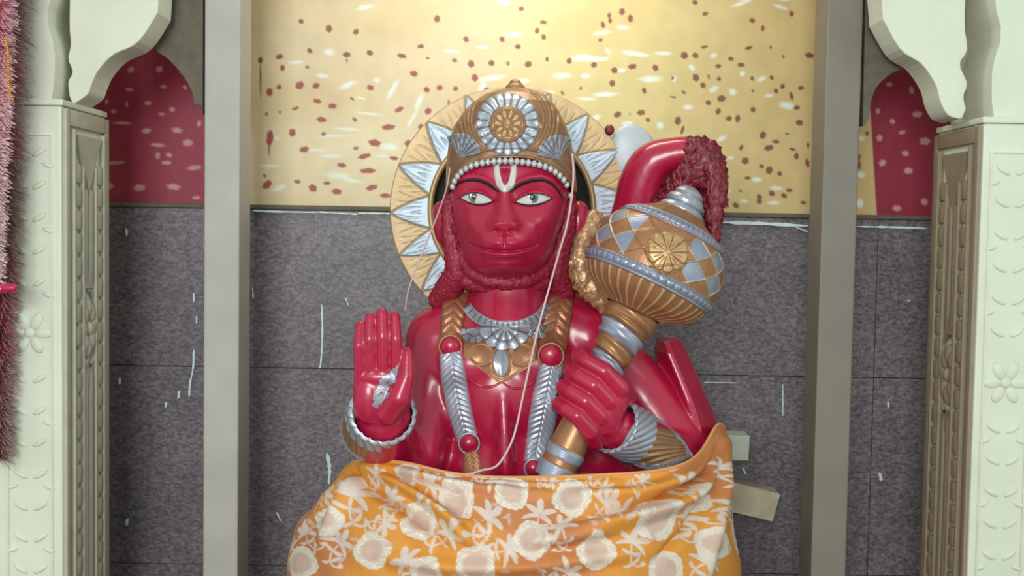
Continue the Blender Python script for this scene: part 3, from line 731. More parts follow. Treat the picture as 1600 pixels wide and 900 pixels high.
arc = catmull([(706, 296), (711, 282), (722, 268), (740, 258), (765, 253), (790, 251.5), (815, 253), (840, 257), (862, 265), (880, 280), (889, 296), (893, 310)], 200)
L = np.concatenate([[0], np.cumsum(np.hypot(*np.diff(arc, axis=0).T))]); nb = 26; ac_ = []
for i in range(nb):
    s_ = L[-1]*(i+.5)/nb; x = np.interp(s_, L, arc[:, 0]); y = np.interp(s_, L, arc[:, 1]); yb_ = min(chit(x, y-7).y, chit(x, y-3).y, hit(x, y).y)-.0015; c = W(x, y, yb_)
    bd.ball(c, .0043, .0032, .0052, seg=14); ac_.append(c+Vector((0, .0015, 0)))
bd.limb(ac_, [.0018]*len(ac_), 8); bd.build('crown_bead_row', mat('bead_silver', lin((184, 182, 184)), .35, .25), crown)

# ---- hair, ears and beard of coarse red fur
fb = MB()
def fl_(lst): fb.limb([P3(a, b, c) for a, b, c, r in lst], [r*SC(c) for a, b, c, r in lst], 14)
fl_([(706, 296, .02, 8), (701, 325, .015, 12), (704, 360, .015, 15), (711, 395, .015, 17), (716, 425, .02, 20), (702, 450, .04, 22), (688, 468, .055, 18)])
fl_([(888, 296, .02, 8), (889, 325, .015, 12), (883, 360, .015, 15), (874, 395, .015, 17), (868, 425, .02, 19), (880, 455, .04, 20)])
fl_([(724, 400, .01, 12), (738, 424, -.008, 13), (762, 437, -.022, 13), (792, 441, -.028, 13), (822, 438, -.022, 13), (846, 425, -.008, 13), (860, 400, .01, 12)])
fl_([(730, 440, .0, 12), (765, 450, -.012, 10), (792, 453, -.016, 9), (822, 450, -.012, 10), (850, 440, .0, 12)])
fm_ = remeshed(fb, .0024, 4, .5)
for v in fm_.vertices:
    p = v.co*170; n1 = noise.noise(p); n2 = noise.noise(Vector((v.co.x*420, v.co.y*420, v.co.z*260)))
    v.co += Vector(v.normal)*(.0022*n1+.0034*n2)
    v.co -= S.location
fm_.polygons.foreach_set('use_smooth', [True]*len(fm_.polygons)); fm_.materials.clear(); fm_.materials.append(M['fur'])
fo = bpy.data.objects.new('hair_and_beard', fm_); COL.objects.link(fo); fo.parent = S
for ex, sg in ((692, -1), (903, 1)):
    eb = MB(); eb.ball(P3(ex, 348, .045), .016, .02, .036, seg=20); eb.ball(P3(ex+sg*4, 332, .05), .013, .02, .018, seg=16)
    em = remeshed(eb, .003, 6)
    for v in em.vertices: v.co -= S.location
    em.polygons.foreach_set('use_smooth', [True]*len(em.polygons)); em.materials.clear(); em.materials.append(M['red'])
    eo = bpy.data.objects.new('ear', em); COL.objects.link(eo); eo.parent = S

# ---- halo
HF = Fr(.17); hcx, hcy, RO, RI = 800, 329, 189, 128
nth = 900; th = np.linspace(0, 2*PI, nth, endpoint=False)[None, :]; r = np.linspace(0, 1, 60)[:, None]
tips = np.array([-149, -127, -105, -83, -61, -39, -17, 5, 18, 40, 62, 82, 102, 122, 147, 170, 193, 211, 233]); tips = np.array([-149, -127, -104, -81, -58, -35, -9, 18, 40, 62, 82, 102, 122, 147, 170, 193, 211])
ang_ = -np.degrees(th); ang_ = (ang_+149) % 360-149
ph = np.interp(ang_, tips, np.arange(len(tips)))+.5
fr2 = np.abs((ph % 1)-.5)*2                # 1 at tip
sil = ss(-.03, .03, fr2-r); edge = np.exp(-((fr2-r)/.045)**2)
lines = (.5+.5*np.cos((fr2-r)*26))
Rr = RI+(RO-RI)*r
fan_ = ss(.55, .95, np.cos((fr2-.5)*26*(1.4-r)))*ss(.15, .3, r)*(1-ss(.75, .9, r))
hh = .004+.0022*sil-.0022*edge-.0012*fan_*(.4+.6*sil)
C0 = mixc(np.zeros(sil.shape+(3,))+np.array(lin((192, 158, 112))), lin((184, 196, 210)), sil)
C0 = mixc(C0, lin((120, 104, 84)), edge*.75)
streak = ss(.75, .95, np.cos(ph*2*PI*6))*(gs(r, .5, .25))
C0 = mixc(C0, lin((140, 128, 112)), streak*.35)
X = hcx+Rr*np.cos(th); Yp = hcy+Rr*np.sin(th)
V0 = HF.arr(X, Yp, -hh)
rimo = HF.arr(hcx+(RO+1.5)*np.cos(th), hcy+(RO+1.5)*np.sin(th), 0*th+.003); rimb = HF.arr(hcx+(RO)*np.cos(th), hcy+RO*np.sin(th), 0*th+.022)
rimi = HF.arr(hcx+RI*np.cos(th), hcy+RI*np.sin(th), 0*th+.022)
VV = np.concatenate([rimi, V0, rimo, rimb, rimi], 0); g1 = np.zeros((1, nth, 3))+np.array(lin((176, 142, 96)))
halo = mesh_obj('halo', VV, flip(gridf(VV.shape[0], nth, True)), M['halo'], S, np.concatenate([g1, C0, g1, g1, g1], 0))
rp = [HF.p(hcx+(RI-1)*math.cos(a), hcy+(RI-1)*math.sin(a), -.004) for a in np.linspace(0, 2*PI, 121)]
V, Fc = tube_pts(rp, .0055, 10); mesh_obj('halo_rim', V, Fc, mat('halo_rim_gold', lin((170, 138, 98)), .4, .35), halo)
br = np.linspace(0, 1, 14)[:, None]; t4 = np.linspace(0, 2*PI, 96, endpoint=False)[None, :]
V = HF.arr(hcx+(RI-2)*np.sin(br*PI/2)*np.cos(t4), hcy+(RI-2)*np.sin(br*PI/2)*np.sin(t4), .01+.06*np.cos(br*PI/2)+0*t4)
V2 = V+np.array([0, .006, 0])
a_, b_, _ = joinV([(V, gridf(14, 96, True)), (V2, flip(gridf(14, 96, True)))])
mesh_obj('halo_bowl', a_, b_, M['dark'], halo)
# bright leaf lobe and red stud at the halo's right shoulder
lb = MB(); lb.ball(HF.p(990, 250, .004), .043, .011, .060, Matrix.Rotation(-.25, 3, 'Y'), seg=32)
lb.build('halo_lobe', mat('lobe_silver', lin((178, 184, 190)), .45, .1, var=.08, vscale=40, bump=.2, bscale=80), halo)
MB().ball(HF.p(951, 206, -.003), .0085, .007, .0095).build('halo_stud', M['darkfur'], halo)
MB().box(S.location.x-.02, S.location.x+.02, .10, .185, .90, .93, .003).build('halo_bracket', M['dark'], halo)

# ---- tail looping up behind the mace
tl = MB()
def tll(mb, lst): lst = [tuple(q) for q in catmull(lst, len(lst)*5)]; mb.limb([P3(a, b, c) for a, b, c, r in lst], [r*SC(c) for a, b, c, r in lst], 20)
tll(tl, [(960, 470, .14, 34), (972, 400, .13, 36), (994, 330, .11, 38), (1004, 285, .10, 37), (1020, 255, .09, 33), (1048, 243, .08, 28), (1080, 238, .07, 25), (1092, 240, .065, 22)])
tm = remeshed(tl, .003, 14)
for v in tm.vertices: v.co -= S.location
tm.polygons.foreach_set('use_smooth', [True]*len(tm.polygons)); tm.materials.clear(); tm.materials.append(M['red'])
to = bpy.data.objects.new('tail', tm); COL.objects.link(to); to.parent = S
tl = MB()
tll(tl, [(1078, 238, .065, 22), (1096, 244, .06, 29), (1108, 266, .05, 26), (1116, 300, .04, 19), (1116, 335, .03, 14), (1112, 374, .02, 9)])
tll(tl, [(1095, 252, .055, 27), (1078, 276, .055, 26), (1056, 300, .06, 20), (1042, 318, .07, 20)])
tll(tl, [(1040, 300, .07, 10), (1030, 322, .07, 14)])
tm = remeshed(tl, .0026, 3)
for v in tm.vertices:
    n1 = noise.noise(v.co*90); n2 = noise.noise(Vector((v.co.x*330, v.co.y*330, v.co.z*120)))
    v.co += Vector(v.normal)*(.0045*n1+.0065*n2); v.co -= S.location
tm.polygons.foreach_set('use_smooth', [True]*len(tm.polygons)); tm.materials.clear(); tm.materials.append(M['darkfur'])
o2 = bpy.data.objects.new('tail_tuft', tm); COL.objects.link(o2); o2.parent = to; o2['label'] = 'dark shaggy tuft of the tail'

# ---- gilded ruffle between the cheek and the mace
gb = MB()
gb.limb([P3(a, b, c) for a, b, c, r in ((926, 345, .05, 14), (912, 372, .04, 16), (904, 402, .03, 15), (910, 432, .03, 17), (930, 455, .03, 17), (946, 478, .03, 12))], [r*SC(.03) for r in (17, 20, 20, 22, 22, 14)], 14)
gm = remeshed(gb, .0026, 2)
for v in gm.vertices:
    v.co += Vector(v.normal)*(.006*noise.noise(v.co*85)+.0025*noise.noise(v.co*260)); v.co -= S.location
gm.polygons.foreach_set('use_smooth', [True]*len(gm.polygons)); gm.materials.clear(); gm.materials.append(mat('pale_gold', lin((196, 150, 112)), .35, .4, bump=.4, bscale=200))
go = bpy.data.objects.new('gilt_ruffle', gm); COL.objects.link(go); go.parent = S

# ---- garland bands hanging over the chest
def band(name, pts, hw, kind, cols, parent, thick=.011, n=None, pitch=13.0):
    pts = np.array(pts, float); n = n or int(np.hypot(*np.diff(pts, axis=0).T).sum()*1.1)
    Q = catmull(pts, n); T = np.gradient(Q, axis=0); T /= np.linalg.norm(T, axis=1)[:, None]; Nn = np.stack([-T[:, 1], T[:, 0]], -1)
    Ls = np.concatenate([[0], np.cumsum(np.hypot(*np.diff(Q, axis=0).T))])[:, None]
    m = 34; s = np.linspace(-1, 1, m)[None, :]
    wv_ = hw if np.isscalar(hw) else np.interp(np.linspace(0, 1, n), np.linspace(0, 1, len(hw)), hw)[:, None]
    xy = Q[:, None, :]+Nn[:, None, :]*(s*wv_)[..., None] if not np.isscalar(hw) else Q[:, None, :]+Nn[:, None, :]*(s*hw)[..., None]+0*Q[:, None, :]
    V = drape(xy, 0, smooth=8)
    # follow the middle line depth for a firm strap
    mid = np.median(V[..., 1], axis=1); mid = np.convolve(np.pad(mid, 10, mode='edge'), np.ones(21)/21, 'valid')[:, None]
    V[..., 1] = np.minimum(V[..., 1], mid+.004)*.4+mid*.6
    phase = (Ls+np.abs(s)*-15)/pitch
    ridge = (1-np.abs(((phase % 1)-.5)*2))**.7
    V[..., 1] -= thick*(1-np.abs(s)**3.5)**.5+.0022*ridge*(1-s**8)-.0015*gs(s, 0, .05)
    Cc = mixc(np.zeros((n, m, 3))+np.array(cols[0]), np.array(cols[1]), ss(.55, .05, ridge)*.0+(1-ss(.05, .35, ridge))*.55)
    V = np.concatenate([V[:, :1]+np.array([0, .03, 0]), V, V[:, -1:]+np.array([0, .03, 0])], 1); Cc = np.concatenate([Cc[:, :1], Cc, Cc[:, -1:]], 1)
    e0 = V[:1]+np.array([0, .03, 0]); e1 = V[-1:]+np.array([0, .03, 0])
    V = np.concatenate([e0, V, e1], 0); Cc = np.concatenate([Cc[:1], Cc, Cc[-1:]], 0)
    return mesh_obj(name, V, gridf(*V.shape[:2]), M['metalpaint'], parent, Cc)
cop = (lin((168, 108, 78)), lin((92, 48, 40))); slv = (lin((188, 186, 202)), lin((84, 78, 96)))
def stud(parent, x, y, r, off):
    c = hit(x, y); mb = MB(); mb.ball((W(x, y, c.y-off).x, c.y-off+.004, W(x, y, c.y-off).z), r*SC(c.y), .010, r*SC(c.y), seg=26); return mb.build('garland_stud', M['red'], parent)
def ring_(parent, x, y, r, off, mt, nm='stud_ring'):
    c = hit(x, y); Y = c.y-off
    V, Fc = tube_pts([W(x+r*math.cos(a), y+r*math.sin(a), Y) for a in np.linspace(0, 2*PI, 33)], .0018, 8); return mesh_obj(nm, V, Fc, mt, parent)
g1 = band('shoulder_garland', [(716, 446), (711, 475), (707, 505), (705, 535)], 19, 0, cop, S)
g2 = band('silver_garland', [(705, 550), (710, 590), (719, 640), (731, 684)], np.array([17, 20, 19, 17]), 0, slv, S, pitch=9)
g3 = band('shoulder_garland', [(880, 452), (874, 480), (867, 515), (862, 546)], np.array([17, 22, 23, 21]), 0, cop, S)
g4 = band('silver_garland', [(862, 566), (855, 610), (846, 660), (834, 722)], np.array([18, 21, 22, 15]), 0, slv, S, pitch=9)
g5 = band('tassel', [(735, 704), (738, 720), (740, 744)], np.array([11, 15, 18]), 0, (lin((190, 130, 98)), lin((110, 60, 46))), S, pitch=8)
for g_, x, y, r in ((g1, 704, 542, 16), (g2, 733, 693, 14.5), (g3, 861, 556, 18), (g4, 834, 732, 13)):
    stud(g_, x, y, r, .016); ring_(g_, x, y, r+1.5, .014, M['silver'] if g_ in (g2, g4) else M['gold'])

# ---- necklace and breast ornament
def necklace():
    # silver collar chain
    Q = catmull([(729, 478), (742, 493), (764, 505), (790, 510), (818, 506), (842, 494), (857, 476)], 150)
    T = np.gradient(Q, axis=0); T /= np.linalg.norm(T, axis=1)[:, None]; Nn = np.stack([-T[:, 1], T[:, 0]], -1)
    s = np.linspace(-1, 1, 17)[None, :]
    Ls = np.concatenate([[0], np.cumsum(np.hypot(*np.diff(Q, axis=0).T))])[:, None]
    xy = Q[:, None, :]+Nn[:, None, :]*(s*8)[..., None]
    V = drape(xy, 0, smooth=6)
    link = np.abs(np.sin(Ls/9.5*PI))
    V[..., 1] -= .005+.0022*gs(np.abs(s), .88, .12)+.0022*(link**.5)*(np.abs(s) < .66)
    Cc = mixc(np.zeros(V.shape)+np.array(SILV), np.array(SILV)*.3, (1-ss(.1, .45, link))*(np.abs(s) < .66))
    V = skirted(V); Cc = skc(Cc)
    n_ = mesh_obj('necklace', V, gridf(*V.shape[:2]), M['metalpaint'], S, Cc)
    def orn(nm, outline_l, outline_r, ys, hf, cf, off):
        nv = len(ys); m = 70; s = np.linspace(0, 1, m)[None, :]
        xl = np.interp(ys, *outline_l)[:, None]; xr = np.interp(ys, *outline_r)[:, None]
        xy = np.stack([xl+(xr-xl)*s, ys[:, None]+0*s], -1); V = drape(xy, 0, smooth=10)
        V[..., 1] -= off+hf(xy[..., 0], xy[..., 1]); Cc = cf(xy[..., 0], xy[..., 1]); V = skirted(V); Cc = skc(Cc)
        return mesh_obj(nm, V, gridf(*V.shape[:2]), M['metalpaint'], n_, Cc)
    # gold V plate
    def edged(x, y): return np.minimum(np.abs((y-(556+(x-725)*.76))), np.abs((y-(600-(x-781)*.60))))
    def gh(x, y):
        h = .0025*np.exp(-(edged(x, y)/2.2)**2)
        for a, b in ((752, 553), (815, 553)): h = h+.002*np.exp(-((np.hypot((x-a)/1.15, y-b)-17)/1.8)**2)+.0015*gs(np.hypot(x-a, y-b), 0, 9)
        return h+.0015*gs(np.hypot((x-783)/.6, y-566), 24, 2.2)
    def gc(x, y):
        c = np.zeros(x.shape+(3,))+np.array(lin((172, 118, 84))); c = mixc(c, lin((226, 160, 130)), np.exp(-(edged(x, y)/2.0)**2)*.8)
        return mixc(c, lin((200, 150, 120)), ss(.001, .002, gh(x, y))*.25)
    orn('breast_plate', ([520, 556, 598], [724, 725, 779]), ([520, 568, 598], [842, 837, 783]), np.linspace(520, 598, 70), gh, gc, .004)
    # silver scallops
    def fh(cx0, cy0, R, n):
        def f(x, y):
            r = np.hypot(x-cx0, y-cy0); a = np.arctan2(y-cy0, x-cx0); return .0028*ss(0, 6, r)*np.abs(np.cos(a*n))**.5+.001*gs(r, R*.55, 2)
        return f
    def fc(cx0, cy0, R, n):
        def f(x, y):
            r = np.hypot(x-cx0, y-cy0); a = np.arctan2(y-cy0, x-cx0)
            return mixc(np.zeros(x.shape+(3,))+np.array(SILV), np.array(SILV)*.28, np.maximum((1-ss(.1, .4, np.abs(np.cos(a*n))))*ss(5, 9, r), gs(r, R*.55, 1.2)*.8))
        return f
    for cx0, cy0, R, off, lo, hi in ((741, 512, 23, .006, -.1, PI), (840, 506, 23, .006, .0, PI+.1), (789, 510, 38, .008, -.15, PI+.15)):
        nr_, nt_ = 26, 90
        r = np.linspace(0, 1, nr_)[:, None]; t = np.linspace(lo, hi, nt_)[None, :]
        sc_ = 1+.06*np.abs(np.cos(t*5.5)); xy = np.stack([cx0+R*r*np.cos(t)*sc_, cy0+R*r*np.sin(t)*sc_*.92], -1)
        V = drape(xy, 0, smooth=4); V[..., 1] -= off+fh(cx0, cy0, R, 5.5)(xy[..., 0], xy[..., 1]); Cc = fc(cx0, cy0, R, 5.5)(xy[..., 0], xy[..., 1])
        V = skirted(V); mesh_obj('scallop', V, gridf(*V.shape[:2]), M['metalpaint'], n_, skc(Cc))
    # pointed silver gem
    def lo_(y): return 783-13*np.clip(1-((y-566)/24)**2, 0, 1)**.8
    ys = np.linspace(543, 589, 30); m = 14; s = np.linspace(-1, 1, m)[None, :]
    w_ = (783-lo_(ys))[:, None]; xy = np.stack([783+w_*s, ys[:, None]+0*s], -1); V = drape(xy, 0, smooth=6); V[..., 1] -= .0075+.004*(1-np.abs(s))*(w_/13)
    V = skirted(V); mesh_obj('gem', V, gridf(*V.shape[:2]), M['silver'], n_)
necklace()
# ---- sheer folds on the chest: two raised seams of the vest
for pts in ([(730, 590), (748, 602), (768, 604), (785, 596)], [(783, 596), (800, 606), (822, 604), (842, 588)]):
    sub_ribbon('vest_seam', pts, [1.2, 2.0, 2.0, 1.0], .0012, M['red'], S)
# worn patch of paint on the palm, showing the pale coat beneath
for k_, (px_, py_, rx2, ry2, an2) in enumerate(((612, 588, 8, 15, .55), (598, 603, 8, 15, .35), (590, 624, 8, 13, .1), (601, 618, 5, 9, .5))):
    r_ = np.linspace(0, 1, 9)[:, None]; t_ = np.linspace(0, 2*PI, 48, endpoint=False)[None]; wb_ = 1+.22*np.sin(3*t_+k_)+.14*np.sin(7*t_+2*k_)+.1*np.sin(11*t_)
    ux_, uy_ = rx2*r_*np.cos(t_)*wb_, ry2*r_*np.sin(t_)*wb_; c_, s_ = math.cos(an2), math.sin(an2)
    V = drape(np.stack([px_+ux_*c_-uy_*s_, py_+ux_*s_+uy_*c_], -1), .0003); V = np.concatenate([V, V[-1:]+np.array([0, .003, 0])], 0)
    mesh_obj('worn_paint_patch', V, gridf(10, 48, True), M['silver'], S)['label'] = 'silvery worn patch on the palm'

# ---- lathe about an arbitrary axis
def lathe(name, a, b, prof, ncirc, parent, hfun=None, cfun=None, mt='metalpaint', rows=120, close=True):
    a = Vector(a); b = Vector(b); ax = (b-a); L_ = ax.length; ax.normalize()
    # reference direction facing the camera
    tocam = (CAM-(a+b)/2); f = (tocam-ax*tocam.dot(ax)).normalized(); s_ = ax.cross(f)
    pt, pr = zip(*prof); t = np.linspace(pt[0], pt[-1], rows); t = np.unique(np.concatenate([t, pt]))
    R = np.interp(t, pt, pr)[:, None]; ph = np.linspace(-PI, PI, ncirc, endpoint=False)[None, :]
    T = t[:, None]+0*ph; PH = ph+0*T
    h = hfun(T, PH) if hfun else 0*T
    RR = np.maximum(R+h, 0.0)
    A_ = np.array(a); AX = np.array(ax); FF = np.array(f); SS = np.array(s_)
    V = A_+T[..., None]*AX+RR[..., None]*(np.cos(PH)[..., None]*FF+np.sin(PH)[..., None]*SS)
    Cc = cfun(T, PH) if cfun else None
    return mesh_obj(name, V, gridf(len(t), ncirc, True), M[mt], parent, Cc)

# ---- bracelets and arm cuffs
def cuff(name, a, b, ra, rb, split, parent):
    L_ = (Vector(b)-Vector(a)).length
    prof = [(0, ra-.004), (.0006, ra+.001), (split*L_, ra+.003), (L_, rb), (L_+.0006, rb-.006)]
    def hf(t, p):
        u = t/L_; return np.where(u < split, .0022*np.abs(np.sin(p*10+u*10))**.6+.002*gs(u, split, .04)+.002*gs(u, .02, .03), .0016*np.abs(np.sin(p*14+u*4))+.002*gs(u, .97, .03))
    def cf(t, p):
        u = t/L_; c = mixc(np.zeros(t.shape+(3,))+np.array(SILV)*1.1, np.array(SILV)*.4, (1-ss(.1, .4, np.abs(np.sin(p*10+u*10))))*.8)
        g = mixc(np.zeros(t.shape+(3,))+np.array(GOLD), np.array(GOLD)*.45, (1-ss(.1, .4, np.abs(np.sin(p*14+u*4))))*.6)
        g = mixc(g, np.array(SILV), ss(.88, .9, u)); return mixc(c, g, ss(split-.01, split+.01, u))
    return lathe(name, a, b, prof, 200, parent, hf, cf, rows=60)
c1 = cuff('wrist_cuff', P3(598, 644, -.152), P3(584, 672, -.060), .0445, .0485, .34, S); c1['label'] = 'silver and gold cuff below the raised palm'
c2 = cuff('wrist_band', P3(960, 664, -.120), P3(990, 680, -.092), .0385, .0415, 1.2, S); c2['label'] = 'leaf-carved silver band on the wrist holding the mace'
# pointed gilded guard lying along the forearm
gx = np.linspace(964, 1080, 120); tp = np.interp(gx, [964, 985, 1003, 1025, 1050, 1068, 1080], [708, 668, 645, 650, 667, 688, 708]); bt = np.interp(gx, [964, 985, 1010, 1040, 1065, 1080], [712, 722, 731, 728, 718, 710])
tp = smooth_rows(tp, 4); bt = smooth_rows(bt, 4)
sv = np.linspace(0, 1, 60)[:, None]; XYg = np.stack([gx[None]+0*sv, tp[None]*(1-sv)+bt[None]*sv], -1)
Vg = drape(XYg, 0, default=-.01, smooth=30); gx2, gy2 = XYg[..., 0], XYg[..., 1]
ed = np.minimum(gy2-tp[None], bt[None]-gy2); ed = np.minimum(ed, (1080-gx2)*.7); ag = np.arctan2(gy2-700, 1110-gx2)
rim = 1-ss(6.0, 7.2, ed); beadg = np.abs(np.sin(gx2*.42))
Vg[..., 1] -= .010+.0020*rim+.0012*rim*beadg+.0018*np.cos(ag*58+.08*gx2)*(1-rim)*ss(964, 1000, gx2)
Cg = mixc(np.zeros(Vg.shape)+np.array(GOLD), np.array(GOLD)*.6, (1-ss(-.95, -.5, np.cos(ag*58+.08*gx2)))*.7)
Cg = mixc(Cg, mixc(np.zeros(Vg.shape)+np.array(SILV), np.array(SILV)*.4, gs(ed, 6.4, .9)), rim)
Vg = skirted(Vg); mesh_obj('forearm_guard', Vg, gridf(*Vg.shape[:2]), M['metalpaint'], S, skc(Cg))['label'] = 'pointed gold forearm guard with silver edge'

# ---- draped cloth is a thing of its own; the mace too, it is held in the hand
mace = empty('ceremonial_mace', maxis(MLEN)); tag(mace, 'gold and silver painted ceremonial mace with a bulbous chequered head held in the fist', 'mace')
s0 = .00094
K = MLEN; px2m = (mt1-mt0).length/MLEN
def tm_(t): return t*px2m
hprof = [(36, 30), (44, 44), (54, 62), (68, 82), (88, 97), (110, 105), (135, 108), (158, 105), (176, 98), (190, 86), (201, 68), (207, 48), (210, 36)]
hp = [(a*px2m, b*s0) for a, b in hprof]
tt_ = np.linspace(36, 210, 60); rs = np.interp(tt_, *zip(*hprof)); rs = np.convolve(np.pad(rs, 3, mode='edge'), np.ones(7)/7, 'valid'); hp = [(a*px2m, b*s0) for a, b in zip(tt_, rs)]
def fields(T, PH):
    t = T/px2m
    b1 = ss(56, 58, t)*(1-ss(73, 75, t)); b2 = ss(148, 150, t)*(1-ss(166, 168, t))
    mid = ss(75, 76, t)*(1-ss(147, 148, t)); low = ss(168, 169, t); upp = 1-ss(55, 56, t)
    u = PH*12/(2*PI)*1.0+t/36.0; v = PH*12/(2*PI)*1.0-t/36.0
    du = np.abs((u % 1)-.5)*2; dv_ = np.abs((v % 1)-.5)*2
    lat = np.maximum(ss(.90, .97, du), ss(.90, .97, dv_))
    chk = ((np.floor(u)+np.floor(v)) % 2)
    return t, b1, b2, mid, low, upp, lat, chk
def mh(T, PH):
    t, b1, b2, mid, low, upp, lat, chk = fields(T, PH)
    bead = np.abs(np.sin(PH*26))
    h = .0035*(b1+b2)+.0018*b2*bead*gs(t, 158, 4)+.0018*b1*bead*gs(t, 65, 4)-.0016*(b1+b2)*(gs(t, 152.5, 1)+gs(t, 163.5, 1)+gs(t, 60, 1)+gs(t, 70, 1))
    h = h+.0018*mid*lat+.0022*low*np.abs(np.sin(PH*17))**8+.0012*upp*np.abs(np.sin(PH*10))**10
    return h
GM = np.array(lin((166, 116, 80))); SM = np.array(lin((150, 152, 170)))
def mc(T, PH):
    t, b1, b2, mid, low, upp, lat, chk = fields(T, PH)
    c = np.zeros(T.shape+(3,))+GM
    # silver lozenges away from the flower
    far = ss(.40, .44, np.abs(PH-.05))
    c = mixc(c, SM, mid*chk*far); c = mixc(c, np.array(lin((206, 176, 150))), mid*lat*.8*far)
    c = mixc(c, SM, b1+b2)
    bead = np.abs(np.sin(PH*26))
    c = mixc(c, SM*.35, (b1*gs(t, 65, 4)+b2*gs(t, 158, 4))*(1-ss(.1, .4, bead)))
    c = mixc(c, np.array(lin((226, 184, 140))), low*ss(.4, .9, np.abs(np.sin(PH*17))**8)*.8)
    c = mixc(c, GM*.6, upp*.3)
    return c
head = lathe('mace_head', mt0, mt1, hp, 520, mace, mh, mc, rows=240)
mbv = BVHTree.FromObject(head, bpy.context.evaluated_depsgraph_get())
def mhit(px, py):
    d = (ROT @ Vector(((px-800)/FPX, -(py-450)/FPX, -1.0))).normalized(); o_ = wloc(head)
    loc, n, i, dist = mbv.ray_cast(CAM-o_, d); return loc+o_ if loc is not None else W(px, py, -.15)
def mfh(r, th):
    sh = 31+2.2*petals(th, 10, .3); return .0022+.0045*(1-ss(sh-3, sh, r))-.0035*np.exp(-((petals(th, 10, .3))/.16)**2)*ss(4, 9, r)*(1-ss(28, 32, r))-.002*np.exp(-((petals(th, 10, .3+PI/10))/.12)**2)*ss(8, 14, r)*(1-ss(20, 25, r))+.002*gs(r, 0, 4)
def mfc(r, th):
    return mixc(np.zeros(r.shape+(3,))+np.array(lin((190, 150, 108))), GM*.7, np.exp(-((petals(th, 10, .3))/.2)**2)*.6*ss(4, 9, r)+ss(31, 33, r)*.5)
rosette('mace_flower', 1043, 394, 35, 34, 260, mfh, mfc, head, hitf=mhit)
# finial above the head
fp = [(-6, 3), (-3, 12), (2, 20), (8, 24), (12, 22), (14, 27), (20, 31), (25, 30), (27, 27), (30, 33), (36, 37), (42, 36), (46, 33)]
lathe('mace_finial', mt0, mt1, [(a*px2m, b*s0) for a, b in fp], 60, mace, mt='silver', rows=60)
# handle with a twisted ribbon of gold and silver
hpf = [(204, 30), (207, 40), (214, 46), (224, 46), (238, 42), (243, 38), (256, 39), (266, 35), (274, 34), (290, 32), (297, 28), (312, 29), (325, 27), (400, 27), (440, 30), (446, 30), (452, 33), (462, 32), (466, 30), (474, 30), (477, 33), (500, 31), (504, 3)]
def hc(T, PH):
    t = T/px2m+8*np.sin(PH+.5)*(1-ss(400, 420, T/px2m)); c = np.zeros(T.shape+(3,))+GM
    for a, b in ((243, 268), (294, 322), (448, 465), (476, 500)): c = mixc(c, SM*1.15, ss(a-1, a+1, t)*(1-ss(b-1, b+1, t)))
    for e in (243, 268, 294): c = mixc(c, GM*.35, gs(t, e, 1.3)*.7)
    return c
def hhf(T, PH):
    t = T/px2m+8*np.sin(PH+.5)*(1-ss(400, 420, T/px2m)); h = 0*T
    for e in (232, 243, 268, 294): h = h-.003*gs(t, e, 2.2)
    return h+.0012*np.sin(t*.35+PH*2)*(1-ss(300, 320, t))
lathe('mace_handle', mt0, mt1, [(a*px2m, b*s0*.97) for a, b in hpf], 120, mace, hhf, hc, rows=260)

# ================================================================== ORANGE CLOTH
cloth_top = [(628, 712, .17), (575, 716, .10), (551, 722, .0), (580, 719, -.085), (635, 723, -.125), (700, 738, -.145), (770, 745, -.15), (850, 745, -.155), (930, 742, -.16), (1010, 737, -.15), (1062, 726, -.12), (1093, 706, -.06), (1120, 664, .02), (1132, 672, .10), (1110, 690, .17)]
cloth_mid = [(560, 830, .20), (490, 830, .13), (463, 828, .02), (500, 829, -.09), (570, 830, -.155), (670, 830, -.20), (760, 830, -.215), (850, 830, -.22), (930, 830, -.22), (1000, 830, -.20), (1060, 830, -.16), (1110, 830, -.10), (1138, 828, .0), (1142, 828, .10), (1110, 830, .20)]
nu, nv = 560, 330
TP = catmull(cloth_top, nu); MP = catmull(cloth_mid, nu)
BPt = MP.copy(); 
Tw = np.array([tuple(W(*p)) for p in TP]); Mw = np.array([tuple(W(*p)) for p in MP])
Cw = np.array([S.location.x, .05, 0])
Bw = Mw.copy(); Bw[:, 0] = Cw[0]+(Mw[:, 0]-Cw[0])*1.22; Bw[:, 1] = Cw[1]+(Mw[:, 1]-Cw[1])*1.2; Bw[:, 2] = .006
v = np.linspace(0, 1, nv); vm = .16
vv = np.concatenate([np.linspace(0, .34, 230), np.linspace(.34, 1, 101)[1:]])
u = np.linspace(0, 1, nu)
t1 = np.clip(vv/vm, 0, None)[:, None, None]
seg1 = Tw[None]+(Mw-Tw)[None]*t1
t2 = np.clip((vv-vm)/(1-vm), 0, 1)[:, None, None]
seg2 = Mw[None]+(Bw-Mw)[None]*t2
V = np.where(t1 < 1, seg1, seg2)
# soften the bend
for _ in range(30): V[1:-1] = (V[1:-1]*2+V[:-2]+V[2:])/4
V[0] = Tw; V[-1] = Bw
cpx, cpy = proj(V)
